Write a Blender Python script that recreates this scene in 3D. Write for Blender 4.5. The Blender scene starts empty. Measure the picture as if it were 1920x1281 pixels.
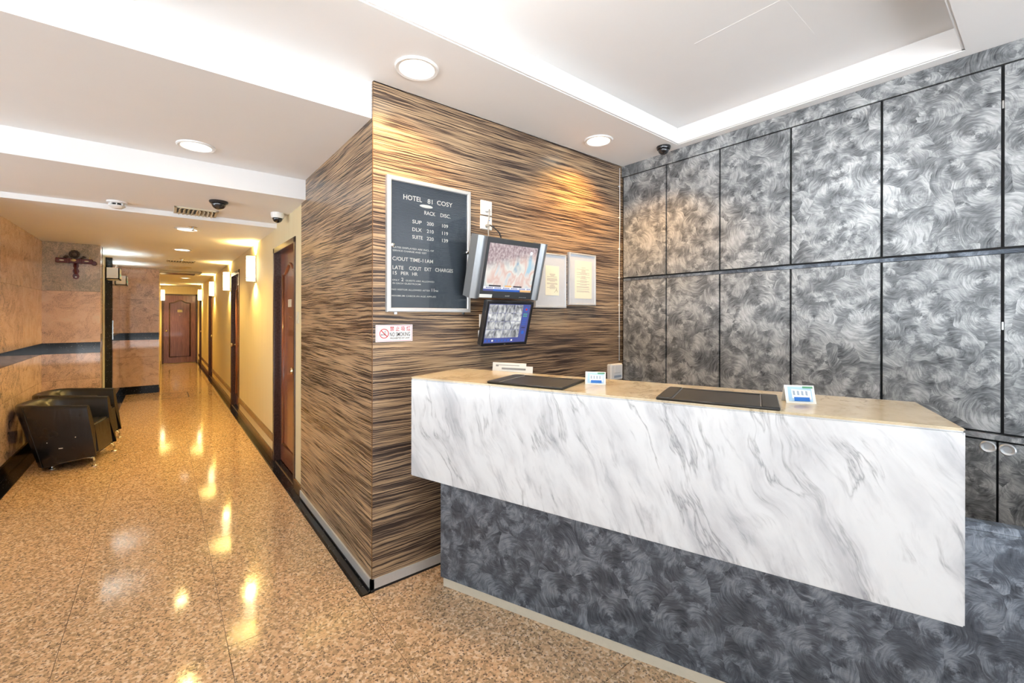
import bpy, bmesh, math, random
from mathutils import Vector, Matrix
random.seed(7)
R = math.radians
S = bpy.context.scene
COL = S.collection

# ------------------------------------------------------------------ camera
cam_d = bpy.data.cameras.new('camera'); cam = bpy.data.objects.new('camera', cam_d); COL.objects.link(cam)
cam_d.sensor_width = 36.0; cam_d.lens = 36.0 * 816.5 / 1920.0
cam_d.shift_y = (591.3 - 640.5) / 1920.0
cam_d.clip_start = 0.05
cam.location = (0, 0, 1.42)
cam.rotation_mode = 'QUATERNION'
_yaw, _roll = R(38.762), R(0.12)
_f = Vector((math.sin(_yaw), math.cos(_yaw), 0)); _r = Vector((math.cos(_yaw), -math.sin(_yaw), 0)); _u = Vector((0, 0, 1))
_r2 = math.cos(_roll) * _r + math.sin(_roll) * _u; _u2 = -math.sin(_roll) * _r + math.cos(_roll) * _u
cam.rotation_quaternion = Matrix((_r2, _u2, -_f)).transposed().to_quaternion()
S.camera = cam

# ------------------------------------------------------------------ sky and exposure
W = bpy.data.worlds.new('world'); S.world = W; W.use_nodes = True
W.node_tree.nodes['Background'].inputs[0].default_value = (0.82, 0.93, 1.0, 1)
W.node_tree.nodes['Background'].inputs[1].default_value = 1.1
S.view_settings.view_transform = 'Standard'; S.view_settings.look = 'None'
S.view_settings.gamma = 1.0; S.view_settings.use_curve_mapping = False
S.view_settings.exposure = 0.45
sun_d = bpy.data.lights.new('sun', 'SUN'); sun = bpy.data.objects.new('sun', sun_d); COL.objects.link(sun)
sun_d.energy = 45.0; sun_d.angle = R(0.6); sun_d.color = (1.0, 0.98, 0.97)
sun.rotation_euler = Vector((-0.42, -0.30, -1.0)).to_track_quat('-Z', 'Y').to_euler()      # high tropical sun from behind the building
WARM = (1.0, 0.62, 0.24); WARM2 = (1.0, 0.68, 0.20)
P_MAIN, P_COR, E_SCONCE = 45.0, 75.0, 6.0

S.cycles.max_bounces = 9; S.cycles.adaptive_threshold = 0.025

# ------------------------------------------------------------------ key dimensions
X0, Y0 = 0.8395, 2.1895          # corner of the wood clad block
XW = 2.886                       # face of the grey cabinet doors
XC = 0.850                       # corridor right wall
ZS, ZB1, ZB2, ZB3 = 2.619, 2.434, 2.285, 2.248
XL, YP1, XLW, YP2, XP2, YE = -1.06, 7.15, -0.578, 10.25, -0.046, 16.05

# ------------------------------------------------------------------ node helpers
class NT:
    def __init__(s, name):
        s.m = bpy.data.materials.new(name); s.m.use_nodes = True
        s.t = s.m.node_tree; s.n = s.t.nodes; s.b = s.n['Principled BSDF']
    def add(s, typ, **kw):
        n = s.n.new(typ)
        for k, v in kw.items(): setattr(n, k, v)
        return n
    def link(s, a, b): s.t.links.new(a, b)
    def put(s, sock, v):
        if hasattr(v, 'is_linked') or isinstance(v, bpy.types.NodeSocket): s.link(v, sock)
        else: sock.default_value = v
    def math(s, op, a, b=0.0, c=None, clamp=False):
        n = s.add('ShaderNodeMath', operation=op); n.use_clamp = clamp
        s.put(n.inputs[0], a); s.put(n.inputs[1], b)
        if c is not None: s.put(n.inputs[2], c)
        return n.outputs[0]
    def vmath(s, op, a, b=None, scale=None):
        n = s.add('ShaderNodeVectorMath', operation=op); s.put(n.inputs[0], a)
        if b is not None: s.put(n.inputs[1], b)
        if scale is not None: s.put(n.inputs['Scale'], scale)
        return n.outputs['Value'] if op in ('DOT_PRODUCT', 'LENGTH') else n.outputs['Vector']
    def pos(s): return s.add('ShaderNodeNewGeometry').outputs['Position']
    def obj(s): return s.add('ShaderNodeTexCoord').outputs['Object']
    def xyz(s, x=0.0, y=0.0, z=0.0):
        n = s.add('ShaderNodeCombineXYZ')
        for i, v in enumerate((x, y, z)): s.put(n.inputs[i], v)
        return n.outputs[0]
    def noise(s, vec, scale=5.0, detail=2.0, rough=0.5, dist=0.0):
        n = s.add('ShaderNodeTexNoise'); s.put(n.inputs['Vector'], vec)
        n.inputs['Scale'].default_value = scale; n.inputs['Detail'].default_value = detail
        n.inputs['Roughness'].default_value = rough; n.inputs['Distortion'].default_value = dist
        return n
    def vor(s, vec, scale, feature='F1', rnd=1.0):
        n = s.add('ShaderNodeTexVoronoi', feature=feature); s.put(n.inputs['Vector'], vec)
        n.inputs['Scale'].default_value = scale; n.inputs['Randomness'].default_value = rnd
        return n
    def ramp(s, fac, stops, interp='LINEAR'):
        n = s.add('ShaderNodeValToRGB'); n.color_ramp.interpolation = interp
        e = n.color_ramp.elements
        while len(e) < len(stops): e.new(0.5)
        for el, (p, c) in zip(e, stops):
            el.position = p; el.color = (c, c, c, 1) if isinstance(c, (int, float)) else (*c[:3], 1)
        s.put(n.inputs[0], fac); return n.outputs[0]
    def mix(s, fac, a, b, mode='MIX'):
        n = s.add('ShaderNodeMix', data_type='RGBA', blend_type=mode)
        s.put(n.inputs[0], fac)
        for sk, v in ((n.inputs[6], a), (n.inputs[7], b)):
            if isinstance(v, tuple): v = (*v[:3], 1)
            s.put(sk, v)
        return n.outputs[2]
    def bump(s, h, strength=0.2, dist=0.01):
        n = s.add('ShaderNodeBump'); n.inputs['Strength'].default_value = strength
        n.inputs['Distance'].default_value = dist; s.put(n.inputs['Height'], h)
        s.link(n.outputs[0], s.b.inputs['Normal'])
    def out(s, col=None, rough=0.5, metal=0.0, spec=0.5, coat=0.0):
        if col is not None: s.put(s.b.inputs['Base Color'], (*col[:3], 1) if isinstance(col, tuple) else col)
        s.put(s.b.inputs['Roughness'], rough); s.put(s.b.inputs['Metallic'], metal)
        s.b.inputs['Specular IOR Level'].default_value = spec; s.b.inputs['Coat Weight'].default_value = coat
        s.b.inputs['Coat Roughness'].default_value = 0.05
        return s.m

M = {}
def simple(name, col, rough=0.5, metal=0.0, spec=0.5, var=0.06, scale=30.0, bump=0.0, coat=0.0):
    t = NT(name); n = t.noise(t.obj(), scale, 3)
    c = t.mix(n.outputs[0], tuple(x * (1 - var) for x in col), tuple(min(1, x * (1 + var)) for x in col))
    if bump: t.bump(n.outputs[0], bump)
    M[name] = t.out(c, rough, metal, spec, coat); return M[name]

def emit(name, col, strength):
    t = NT(name); t.out((0.02, 0.02, 0.02) if name.startswith('screen') else (0.8, 0.8, 0.8), 0.3)
    t.b.inputs['Emission Color'].default_value = (*col, 1); t.b.inputs['Emission Strength'].default_value = strength
    M[name] = t.m; return t.m

def swirl(name, hdir, lo, mid, hi, scale=1.0, metal=0.35):
    """brushed swirl laminate: overlapping circular scratch marks"""
    t = NT(name); p = t.pos()
    wob = t.noise(p, 14.0, 2)
    wv = t.vmath('SCALE', t.vmath('SUBTRACT', wob.outputs['Color'], (0.5, 0.5, 0.5)), scale=0.035)
    p2 = t.vmath('ADD', p, wv)
    vals = []
    for i, (sc, off) in enumerate(((6.0, 0.0), (8.5, 3.7), (5.0, 8.1))):
        sc *= scale
        q = t.vmath('ADD', p2, (off, off * 1.3, off * .7))
        v = t.vor(q, sc)
        d = t.vmath('SUBTRACT', q, v.outputs['Position'])
        h = t.vmath('DOT_PRODUCT', d, hdir); z = t.vmath('DOT_PRODUCT', d, (0, 0, 1))
        ang = t.math('ARCTAN2', z, h); r = t.math('SQRT', t.math('ADD', t.math('MULTIPLY', h, h), t.math('MULTIPLY', z, z)))
        rnd = t.vmath('DOT_PRODUCT', v.outputs['Color'], (1, 0, 0))
        nb = t.noise(t.xyz(t.math('MULTIPLY', r, 280.0), t.math('MULTIPLY', t.math('SINE', ang), 1.3), t.math('ADD', t.math('MULTIPLY', t.math('COSINE', ang), 1.3), t.math('MULTIPLY', rnd, 40.0))), 1.0, 2, 0.6)
        nw = t.noise(t.xyz(t.math('MULTIPLY', r, 90.0), t.math('MULTIPLY', t.math('SINE', ang), 1.5), t.math('ADD', t.math('MULTIPLY', t.math('COSINE', ang), 1.5), t.math('MULTIPLY', rnd, 40.0))), 1.0, 2, 0.6)
        tone = t.math('COSINE', t.math('ADD', t.math('MULTIPLY', ang, 2.0), t.math('MULTIPLY', rnd, 2.5)))
        val = t.math('ADD', t.math('MULTIPLY', tone, 0.12), t.math('MULTIPLY', nb.outputs[0], 0.40))
        val = t.math('ADD', val, t.math('MULTIPLY', nw.outputs[0], 0.50))
        vals.append(val)
    def msk(off, sc, a, b): return t.ramp(t.noise(t.vmath('ADD', p, (off, off, off)), sc * scale, 2, 0.6).outputs[0], ((a, 0.0), (b, 1.0)))
    v = t.mix(msk(0, 8.0, 0.42, 0.58), vals[0], vals[1]); v = t.mix(msk(5, 7.0, 0.44, 0.60), v, vals[2])
    sx = t.add('ShaderNodeSeparateXYZ'); t.link(p, sx.inputs[0])
    hl = t.noise(t.xyz(t.math('MULTIPLY', t.vmath('DOT_PRODUCT', p, hdir), 14.0), t.math('MULTIPLY', sx.outputs[2], 420.0), 0.0), 1.0, 2)
    v = t.math('ADD', v, t.math('MULTIPLY', t.math('SUBTRACT', hl.outputs[0], 0.5), 0.12))
    big = t.noise(p, 6.0, 3, 0.6)
    v = t.math('ADD', v, t.math('MULTIPLY', t.math('SUBTRACT', big.outputs[0], 0.5), 0.20))
    col = t.ramp(v, ((0.21, lo), (0.42, mid), (0.66, hi)))
    M[name] = t.out(col, 0.38, metal, 0.5); return M[name]

def zebrano():
    t = NT('zebrano_veneer'); p = t.pos()
    sx = t.add('ShaderNodeSeparateXYZ'); t.link(p, sx.inputs[0]); X, Y, Z = sx.outputs
    u = t.math('ADD', X, Y)
    lowv = t.noise(t.xyz(t.math('MULTIPLY', u, 1.1), t.math('MULTIPLY', Z, 4.0), 0.0), 1.0, 2)
    zz = t.math('ADD', Z, t.math('MULTIPLY', t.math('SUBTRACT', lowv.outputs[0], 0.5), 0.05))
    wav = t.noise(t.xyz(t.math('MULTIPLY', u, 16.0), t.math('MULTIPLY', Z, 26.0), 4.0), 1.0, 3)
    zz = t.math('ADD', zz, t.math('MULTIPLY', t.math('SUBTRACT', wav.outputs[0], 0.5), 0.008))
    n1 = t.noise(t.xyz(t.math('MULTIPLY', u, 2.4), t.math('MULTIPLY', zz, 150.0), 0.0), 1.0, 2, 0.5)
    n2 = t.noise(t.xyz(t.math('MULTIPLY', u, 4.0), t.math('MULTIPLY', zz, 300.0), 9.0), 1.0, 2, 0.6)
    bnd = t.noise(t.xyz(t.math('MULTIPLY', u, 0.8), t.math('MULTIPLY', zz, 11.0), 3.0), 1.0, 3)
    v = t.math('ADD', t.math('MULTIPLY', n1.outputs[0], 0.72), t.math('MULTIPLY', n2.outputs[0], 0.28))
    v = t.math('ADD', v, t.math('MULTIPLY', t.math('SUBTRACT', bnd.outputs[0], 0.5), 0.30))
    col = t.ramp(v, ((0.37, (0.034, 0.024, 0.022)), (0.47, (0.10, 0.066, 0.049)), (0.535, (0.35, 0.23, 0.132)), (0.67, (0.56, 0.40, 0.245))))
    M['zebrano'] = t.out(col, t.ramp(v, ((0.4, 0.25), (0.6, 0.34))), 0.0, 0.5)

def granite_floor():
    t = NT('peach_granite'); p = t.pos()
    oi = t.add('ShaderNodeObjectInfo')
    q = t.vmath('ADD', p, t.xyz(t.math('MULTIPLY', oi.outputs['Random'], 13.0), 0.0, 0.0))
    wob = t.noise(q, 160.0, 1)
    q2 = t.vmath('ADD', q, t.vmath('SCALE', wob.outputs['Color'], scale=0.006))
    v1 = t.vor(q2, 150.0); r1 = t.vmath('DOT_PRODUCT', v1.outputs['Color'], (1, 0, 0))
    v2 = t.vor(t.vmath('ADD', q2, (3.1, 1.7, 0)), 95.0); r2 = t.vmath('DOT_PRODUCT', v2.outputs['Color'], (0, 1, 0))
    base = t.ramp(r2, ((0.0, (0.36, 0.24, 0.135)), (0.35, (0.55, 0.345, 0.195)), (0.62, (0.61, 0.405, 0.245)), (0.85, (0.69, 0.51, 0.345)), (1.0, (0.74, 0.60, 0.44))), 'CONSTANT')
    clump = t.noise(q, 22.0, 2)
    thr = t.math('ADD', t.math('MULTIPLY', r1, 0.8), t.math('MULTIPLY', clump.outputs[0], 0.4))
    dark = t.ramp(thr, ((0.28, 1.0), (0.34, 0.0)))
    c = t.mix(t.math('MULTIPLY', dark, 0.88), base, (0.085, 0.062, 0.045))
    big = t.noise(q, 3.0, 2)
    c = t.mix(t.math('MULTIPLY', big.outputs[0], 0.25), c, (0.52, 0.335, 0.195))
    t.bump(wob.outputs[0], 0.015, 0.002)
    M['floor'] = t.out(c, t.ramp(r1, ((0.0, 0.05), (1.0, 0.12))), 0.0, 0.5)

def granite_wall(key, name, stops):
    t = NT(name); p = t.pos()
    oi = t.add('ShaderNodeObjectInfo'); rr = oi.outputs['Random']
    q = t.vmath('ADD', p, t.xyz(t.math('MULTIPLY', rr, 17.0), t.math('MULTIPLY', rr, 5.0), 0.0))
    w = t.noise(q, 2.2, 4, 0.6, 1.6)
    st = t.noise(t.vmath('ADD', q, t.vmath('SCALE', w.outputs['Color'], scale=0.5)), 6.0, 5, 0.65, 1.0)
    sp = t.noise(q, 130.0, 2, 0.6)
    v = t.math('ADD', t.math('MULTIPLY', st.outputs[0], 0.56), t.math('MULTIPLY', sp.outputs[0], 0.44))
    v = t.math('ADD', v, t.math('MULTIPLY', t.math('SUBTRACT', rr, 0.5), 0.06))
    col = t.ramp(v, stops)
    M[key] = t.out(col, 0.05, 0.0, 0.38)

def black_granite():
    t = NT('black_granite'); p = t.pos()
    v = t.vor(p, 160.0); r1 = t.vmath('DOT_PRODUCT', v.outputs['Color'], (1, 0, 0))
    m = t.math('MULTIPLY', t.ramp(r1, ((0.95, 0.0), (0.97, 1.0))), t.ramp(v.outputs['Distance'], ((0.2, 1.0), (0.45, 0.0))))
    M['black'] = t.out(t.mix(m, (0.008, 0.008, 0.010), (0.35, 0.36, 0.38)), 0.07, 0.0, 0.3)

def marble(name, base, cloud, vein):
    t = NT(name); p = t.pos()
    s = t.vmath('DOT_PRODUCT', p, (0.375, -0.927, 0)); d = t.vmath('DOT_PRODUCT', p, (0.927, 0.375, 0)); z = t.vmath('DOT_PRODUCT', p, (0, 0, 1))
    bend = t.noise(t.xyz(s, z, d), 1.9, 3)
    a = t.math('ADD', t.math('ADD', t.math('MULTIPLY', s, 0.90), t.math('MULTIPLY', z, 0.43)), t.math('MULTIPLY', bend.outputs[0], 0.22))
    b = t.math('SUBTRACT', t.math('MULTIPLY', s, 0.43), t.math('MULTIPLY', z, 0.90))
    def Q(fa, fb, o): return t.xyz(t.math('ADD', t.math('MULTIPLY', a, fa), o), t.math('MULTIPLY', b, fb), t.math('MULTIPLY', d, fa * 0.6))
    c1 = t.noise(Q(9.0, 2.6, 0.0), 1.0, 5, 0.6, 0.3)
    big = t.noise(Q(4.0, 1.6, 7.0), 1.0, 2, 0.5, 0.2)
    v1 = t.noise(Q(11.0, 1.9, 3.0), 1.0, 5, 0.6, 0.25)
    vn = t.ramp(t.math('ABSOLUTE', t.math('SUBTRACT', v1.outputs[0], 0.5)), ((0.0, 1.0), (0.010, 0.5), (0.035, 0.0)))
    v2 = t.noise(Q(34.0, 6.0, 5.0), 1.0, 4, 0.65, 0.3)
    vn2 = t.ramp(v2.outputs[0], ((0.30, 1.0), (0.46, 0.0)))
    gate = t.noise(Q(5.0, 5.0, 11.0), 1.0, 2)
    g1 = t.ramp(gate.outputs[0], ((0.46, 0.0), (0.58, 1.0)))
    msk = t.ramp(t.math('ADD', t.math('MULTIPLY', big.outputs[0], 0.55), t.math('MULTIPLY', c1.outputs[0], 0.45)), ((0.42, 0.28), (0.57, 1.0)))
    msk2 = t.ramp(c1.outputs[0], ((0.40, 0.0), (0.66, 1.0)))
    col = t.mix(t.math('MULTIPLY', t.math('MULTIPLY', msk2, msk), 0.60), base, cloud)
    col = t.mix(t.math('MULTIPLY', t.math('MULTIPLY', vn2, msk), 0.70), col, cloud)
    col = t.mix(t.math('MULTIPLY', t.math('MULTIPLY', vn, g1), 0.55), col, vein)
    M[name] = t.out(col, 0.12, 0.0, 0.5)

def wallpaper():
    t = NT('cream_wallpaper'); p = t.pos()
    sx = t.add('ShaderNodeSeparateXYZ'); t.link(p, sx.inputs[0]); X, Y, Z = sx.outputs
    n = t.noise(t.xyz(t.math('MULTIPLY', t.math('ADD', X, Y), 40.0), t.math('MULTIPLY', Z, 1.2), 0.0), 1.0, 3)
    M['wallpaper'] = t.out(t.mix(n.outputs[0], (0.68, 0.57, 0.34), (0.78, 0.68, 0.44)), 0.55)

def door_wood():
    t = NT('stained_door_wood'); p = t.obj()
    sx = t.add('ShaderNodeSeparateXYZ'); t.link(p, sx.inputs[0]); X, Y, Z = sx.outputs
    n = t.noise(t.xyz(t.math('MULTIPLY', X, 45.0), Y, t.math('MULTIPLY', Z, 3.0)), 1.0, 3, 0.6, 0.4)
    M['door'] = t.out(t.ramp(n.outputs[0], ((0.3, (0.17, 0.052, 0.028)), (0.7, (0.30, 0.105, 0.056)))), 0.22, 0, 0.5, 0.3)
    t = NT('purple_door_wood'); n = t.noise(t.vmath('MULTIPLY', t.obj(), (45, 1, 3)), 1.0, 3, 0.6, 0.4)
    M['door_dark'] = t.out(t.ramp(n.outputs[0], ((0.3, (0.085, 0.032, 0.030)), (0.7, (0.15, 0.062, 0.056)))), 0.2, 0, 0.5, 0.3)
    t = NT('dark_frame_wood'); n = t.noise(t.obj(), 60.0, 3)
    M['frame_wood'] = t.out(t.ramp(n.outputs[0], ((0.3, (0.035, 0.016, 0.012)), (0.7, (0.075, 0.036, 0.028)))), 0.25)
    t = NT('brown_skirting_wood'); p = t.pos()
    n = t.noise(p, 20.0, 3)
    M['skirt'] = t.out(t.ramp(n.outputs[0], ((0.3, (0.11, 0.05, 0.02)), (0.7, (0.20, 0.10, 0.04)))), 0.25)

def leather():
    t = NT('black_leather'); p = t.obj()
    v = t.vor(p, 190.0, 'DISTANCE_TO_EDGE'); n = t.noise(p, 7.0, 3)
    sx = t.add('ShaderNodeSeparateXYZ'); t.link(p, sx.inputs[0])
    wr = t.noise(t.xyz(t.math('MULTIPLY', sx.outputs[0], 16.0), t.math('MULTIPLY', sx.outputs[1], 16.0), t.math('MULTIPLY', sx.outputs[2], 3.0)), 1.0, 2, 0.5, 0.6)
    h = t.math('ADD', t.math('MULTIPLY', v.outputs[0], 0.15), t.math('MULTIPLY', wr.outputs[0], 0.9))
    t.bump(h, 0.28, 0.012)
    M['leather'] = t.out(t.mix(n.outputs[0], (0.010, 0.010, 0.012), (0.020, 0.020, 0.022)), 0.27, 0, 0.5)

zebrano(); granite_floor()
granite_wall('granite_wall', 'polished_pink_granite', ((0.35, (0.19, 0.165, 0.145)), (0.43, (0.44, 0.32, 0.26)), (0.50, (0.63, 0.44, 0.345)), (0.60, (0.72, 0.54, 0.44)), (0.70, (0.66, 0.60, 0.53))))
granite_wall('granite_grey', 'polished_grey_granite', ((0.35, (0.13, 0.13, 0.115)), (0.44, (0.27, 0.255, 0.22)), (0.52, (0.38, 0.34, 0.29)), (0.58, (0.52, 0.40, 0.33)), (0.68, (0.60, 0.55, 0.47))))
black_granite(); wallpaper(); door_wood(); leather()
marble('marble', (0.66, 0.665, 0.67), (0.34, 0.345, 0.37), (0.10, 0.10, 0.115))
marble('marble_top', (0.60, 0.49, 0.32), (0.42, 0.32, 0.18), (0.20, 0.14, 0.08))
swirl('swirl_wall', (0, 1, 0), (0.055, 0.060, 0.066), (0.21, 0.222, 0.232), (0.56, 0.575, 0.58))
swirl('swirl_counter', (0.375, -0.927, 0), (0.034, 0.042, 0.055), (0.098, 0.118, 0.150), (0.29, 0.335, 0.40), 1.1)
simple('white_paint', (0.82, 0.81, 0.80), 0.6, var=0.02, scale=4)
simple('ceil_cream', (0.78, 0.75, 0.68), 0.6, var=0.02, scale=4)
simple('grout', (0.13, 0.08, 0.05), 0.8)
simple('alu', (0.66, 0.68, 0.70), 0.30, 0.5, scale=60)
simple('tv_silver', (0.30, 0.32, 0.34), 0.32, 0.7, scale=60)
simple('alu_warm', (0.72, 0.67, 0.55), 0.35, 0.25, scale=60)
simple('chrome', (0.75, 0.75, 0.75), 0.12, 1.0)
simple('brass', (0.72, 0.60, 0.38), 0.2, 1.0)
simple('steel', (0.66, 0.67, 0.66), 0.18, 0.95)
simple('lift_steel', (0.70, 0.71, 0.69), 0.5, 0.2)
simple('black_plastic', (0.018, 0.018, 0.020), 0.28)
simple('dark_gap', (0.006, 0.006, 0.007), 0.6)
simple('smoke_dome', (0.012, 0.013, 0.016), 0.05, coat=0.5)
simple('white_plastic', (0.80, 0.80, 0.79), 0.35, var=0.02)
simple('beige_plastic', (0.62, 0.56, 0.42), 0.45)
simple('paper', (0.84, 0.83, 0.78), 0.7, var=0.02)
simple('cream_paper', (0.82, 0.78, 0.62), 0.7, var=0.02)
simple('ink', (0.03, 0.03, 0.035), 0.7)
simple('grey_ink', (0.28, 0.28, 0.28), 0.7)
simple('board_felt', (0.075, 0.095, 0.118), 0.75)
simple('letter_white', (0.80, 0.78, 0.70), 0.5)
simple('sign_white', (0.86, 0.86, 0.86), 0.4, var=0.01)
simple('sign_red', (0.55, 0.015, 0.03), 0.45)
simple('sign_pink', (0.62, 0.10, 0.20), 0.45)
simple('rosewood', (0.095, 0.014, 0.018), 0.2)
simple('dark_carving', (0.04, 0.025, 0.018), 0.5, bump=0.5, scale=90)
simple('gold', (0.55, 0.45, 0.22), 0.35, 0.6)
simple('leather_flat', (0.022, 0.019, 0.016), 0.38, bump=0.08, scale=300)
simple('cord_grey', (0.30, 0.29, 0.27), 0.5)
simple('pavement', (0.43, 0.46, 0.49), 0.8)
simple('print_sky', (0.42, 0.62, 0.80), 0.5)
simple('print_blue', (0.02, 0.16, 0.55), 0.5)
simple('print_grey', (0.36, 0.42, 0.50), 0.5)
simple('print_green', (0.10, 0.30, 0.16), 0.5)
emit('lens_warm', (1.0, 0.90, 0.72), 5.0)
emit('sconce_glass', (1.0, 0.80, 0.45), E_SCONCE)
emit('tube_cool', (0.78, 0.97, 1.0), 60.0)
emit('panel_lamp', (0.95, 0.98, 1.0), 75.0)

# ------------------------------------------------------------------ mesh helpers
def BM(): return bmesh.new()
def box(bm, lo, hi, bev=0.0, seg=1):
    g = bmesh.ops.create_cube(bm, size=1.0)['verts']
    for v in g:
        v.co = Vector([(lo[i] + hi[i]) / 2 + v.co[i] * (hi[i] - lo[i]) for i in range(3)])
    if bev:
        es = list({e for v in g for e in v.link_edges})
        bmesh.ops.bevel(bm, geom=es, offset=bev, segments=seg, affect='EDGES', clamp_overlap=True)
def hexa(bm, v8):
    v = [bm.verts.new(p) for p in v8]
    for f in ((3, 2, 1, 0), (4, 5, 6, 7), (0, 1, 5, 4), (1, 2, 6, 5), (2, 3, 7, 6), (3, 0, 4, 7)):
        bm.faces.new([v[i] for i in f])
def lathe(bm, prof, seg=24, mat=None, axis='Z'):
    """profile of (radius, height) spun about local z"""
    rings = []
    for r, z in prof:
        ring = []
        for k in range(seg):
            a = 2 * math.pi * k / seg; p = Vector((r * math.cos(a), r * math.sin(a), z))
            if axis == 'Y': p = Vector((p.x, -p.z, p.y))
            if mat is not None: p = mat @ p
            ring.append(bm.verts.new(p))
        rings.append(ring)
    for a, b in zip(rings, rings[1:]):
        for k in range(seg): bm.faces.new((a[k], a[(k + 1) % seg], b[(k + 1) % seg], b[k]))
    if prof[0][0] > 1e-5: bm.faces.new(rings[0][::-1])
    if prof[-1][0] > 1e-5: bm.faces.new(rings[-1])
def tube(bm, pts, r, seg=8, flat=1.0):
    pts = [Vector(p) for p in pts]; rings = []
    for i, p in enumerate(pts):
        d = (pts[min(i + 1, len(pts) - 1)] - pts[max(i - 1, 0)]).normalized()
        up = Vector((0, 0, 1)) if abs(d.z) < 0.9 else Vector((1, 0, 0))
        a = d.cross(up).normalized(); b = a.cross(d).normalized()
        rings.append([bm.verts.new(p + a * r * math.cos(2 * math.pi * k / seg) + b * r * flat * math.sin(2 * math.pi * k / seg)) for k in range(seg)])
    for a, b in zip(rings, rings[1:]):
        for k in range(seg): bm.faces.new((a[k], a[(k + 1) % seg], b[(k + 1) % seg], b[k]))
    bm.faces.new(rings[0][::-1]); bm.faces.new(rings[-1])
def prism(bm, poly, y0, y1):
    """outline in (x, z), extruded along y"""
    a = [bm.verts.new((x, y0, z)) for x, z in poly]; b = [bm.verts.new((x, y1, z)) for x, z in poly]
    n = len(poly)
    bm.faces.new(a); bm.faces.new(b[::-1])
    for i in range(n): bm.faces.new((a[i], b[i], b[(i + 1) % n], a[(i + 1) % n]))
def ring(bm, x0, x1, z0, z1, t, yf, yb_, ch=0.003):
    """mitred rectangular frame in the x-z plane, front at yf, back at yb_"""
    def loop(i, y): return [bm.verts.new(q) for q in ((x0 + i, y, z0 + i), (x1 - i, y, z0 + i), (x1 - i, y, z1 - i), (x0 + i, y, z1 - i))]
    L_ = [loop(0, yb_), loop(0, yf + ch), loop(ch, yf), loop(t - ch, yf), loop(t, yf + ch), loop(t, yb_)]
    for a, b in zip(L_, L_[1:] + L_[:1]):
        for k in range(4): bm.faces.new((a[k], a[(k + 1) % 4], b[(k + 1) % 4], b[k]))
def O(name, bm, mat, parent=None, loc=(0, 0, 0), rot=(0, 0, 0), smooth=False, label=None, cat=None, group=None, kind=None, tri=False):
    bmesh.ops.remove_doubles(bm, verts=bm.verts, dist=1e-6)
    bmesh.ops.recalc_face_normals(bm, faces=bm.faces)
    me = bpy.data.meshes.new(name); bm.to_mesh(me); bm.free()
    return OM(name, me, mat, parent, loc, rot, smooth, label, cat, group, kind)
def OM(name, me, mat, parent=None, loc=(0, 0, 0), rot=(0, 0, 0), smooth=False, label=None, cat=None, group=None, kind=None):
    if mat is not None and not me.materials: me.materials.append(M[mat])
    if smooth:
        me.polygons.foreach_set('use_smooth', [True] * len(me.polygons))
        if isinstance(smooth, float): me.set_sharp_from_angle(angle=R(smooth))
    o = bpy.data.objects.new(name, me); COL.objects.link(o)
    o.parent = parent; o.location = loc; o.rotation_euler = rot
    for k, v in (('label', label), ('category', cat), ('group', group), ('kind', kind)):
        if v: o[k] = v
    return o
def E_(name, loc, rot=(0, 0, 0), label=None, cat=None, group=None, kind=None):
    o = bpy.data.objects.new(name, None); COL.objects.link(o); o.location = loc; o.rotation_euler = rot; o.empty_display_size = 0.1
    for k, v in (('label', label), ('category', cat), ('group', group), ('kind', kind)):
        if v: o[k] = v
    return o
def B(name, lo, hi, mat, parent=None, bev=0.0, **kw):
    bm = BM(); box(bm, lo, hi, bev); return O(name, bm, mat, parent, **kw)
def copy_tree(o, parent=None):
    c = o.copy(); COL.objects.link(c); c.parent = parent
    for ch in o.children: copy_tree(ch, c)
    return c
def text(name, body, h, mat, parent, loc, width=None, align='LEFT', rot=(R(90), 0, 0), depth=0.0012, bold=0.0, spacing=1.0):
    """flat lettering in local x-z plane (cap height h, optional total width)"""
    cu = bpy.data.curves.new('t', 'FONT'); cu.body = body; cu.size = 1.0; cu.extrude = 0.0; cu.offset = bold; cu.resolution_u = 3
    cu.space_character = spacing
    t = bpy.data.objects.new('t', cu); COL.objects.link(t)
    dg = bpy.context.evaluated_depsgraph_get(); me = bpy.data.meshes.new_from_object(t.evaluated_get(dg))
    bpy.data.objects.remove(t); bpy.data.curves.remove(cu)
    if len(me.vertices) == 0: return None
    xs = [v.co.x for v in me.vertices]; ys = [v.co.y for v in me.vertices]
    cap = 0.73
    sy = h / cap; sx = (width / (max(xs) - min(xs))) if width else sy
    x0 = min(xs)
    if align == 'CENTER': x0 = (min(xs) + max(xs)) / 2
    for v in me.vertices: v.co.x = (v.co.x - x0) * sx; v.co.y *= sy; v.co.z = depth
    me.name = name; me.materials.clear()
    return OM(name, me, mat, parent, loc, rot)

# =================================================================== SETTING
# ---- floor: granite tiles on a bed, black granite borders
fl = B('floor', (-4.0, -2.5, -0.10), (2.95, 16.2, -0.006), 'grout', kind='structure')
B('floor_outside', (-14, -14, -0.22), (2.95, 4.6, -0.12), 'pavement', kind='structure')
TS = 0.56
tmesh = {}
def tile(x0, x1, y0, y1, mat='floor', name='tile', ztop=0.0):
    g = 0.0011
    key = (round(x1 - x0, 3), round(y1 - y0, 3), mat)
    if key not in tmesh:
        bm = BM(); box(bm, (-(x1 - x0) / 2 + g, -(y1 - y0) / 2 + g, -0.02), ((x1 - x0) / 2 - g, (y1 - y0) / 2 - g, 0))
        me = bpy.data.meshes.new(name); bm.to_mesh(me); bm.free(); me.materials.append(M[mat]); tmesh[key] = me
    return OM(name, tmesh[key], None, fl, ((x0 + x1) / 2, (y0 + y1) / 2, ztop))
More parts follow.
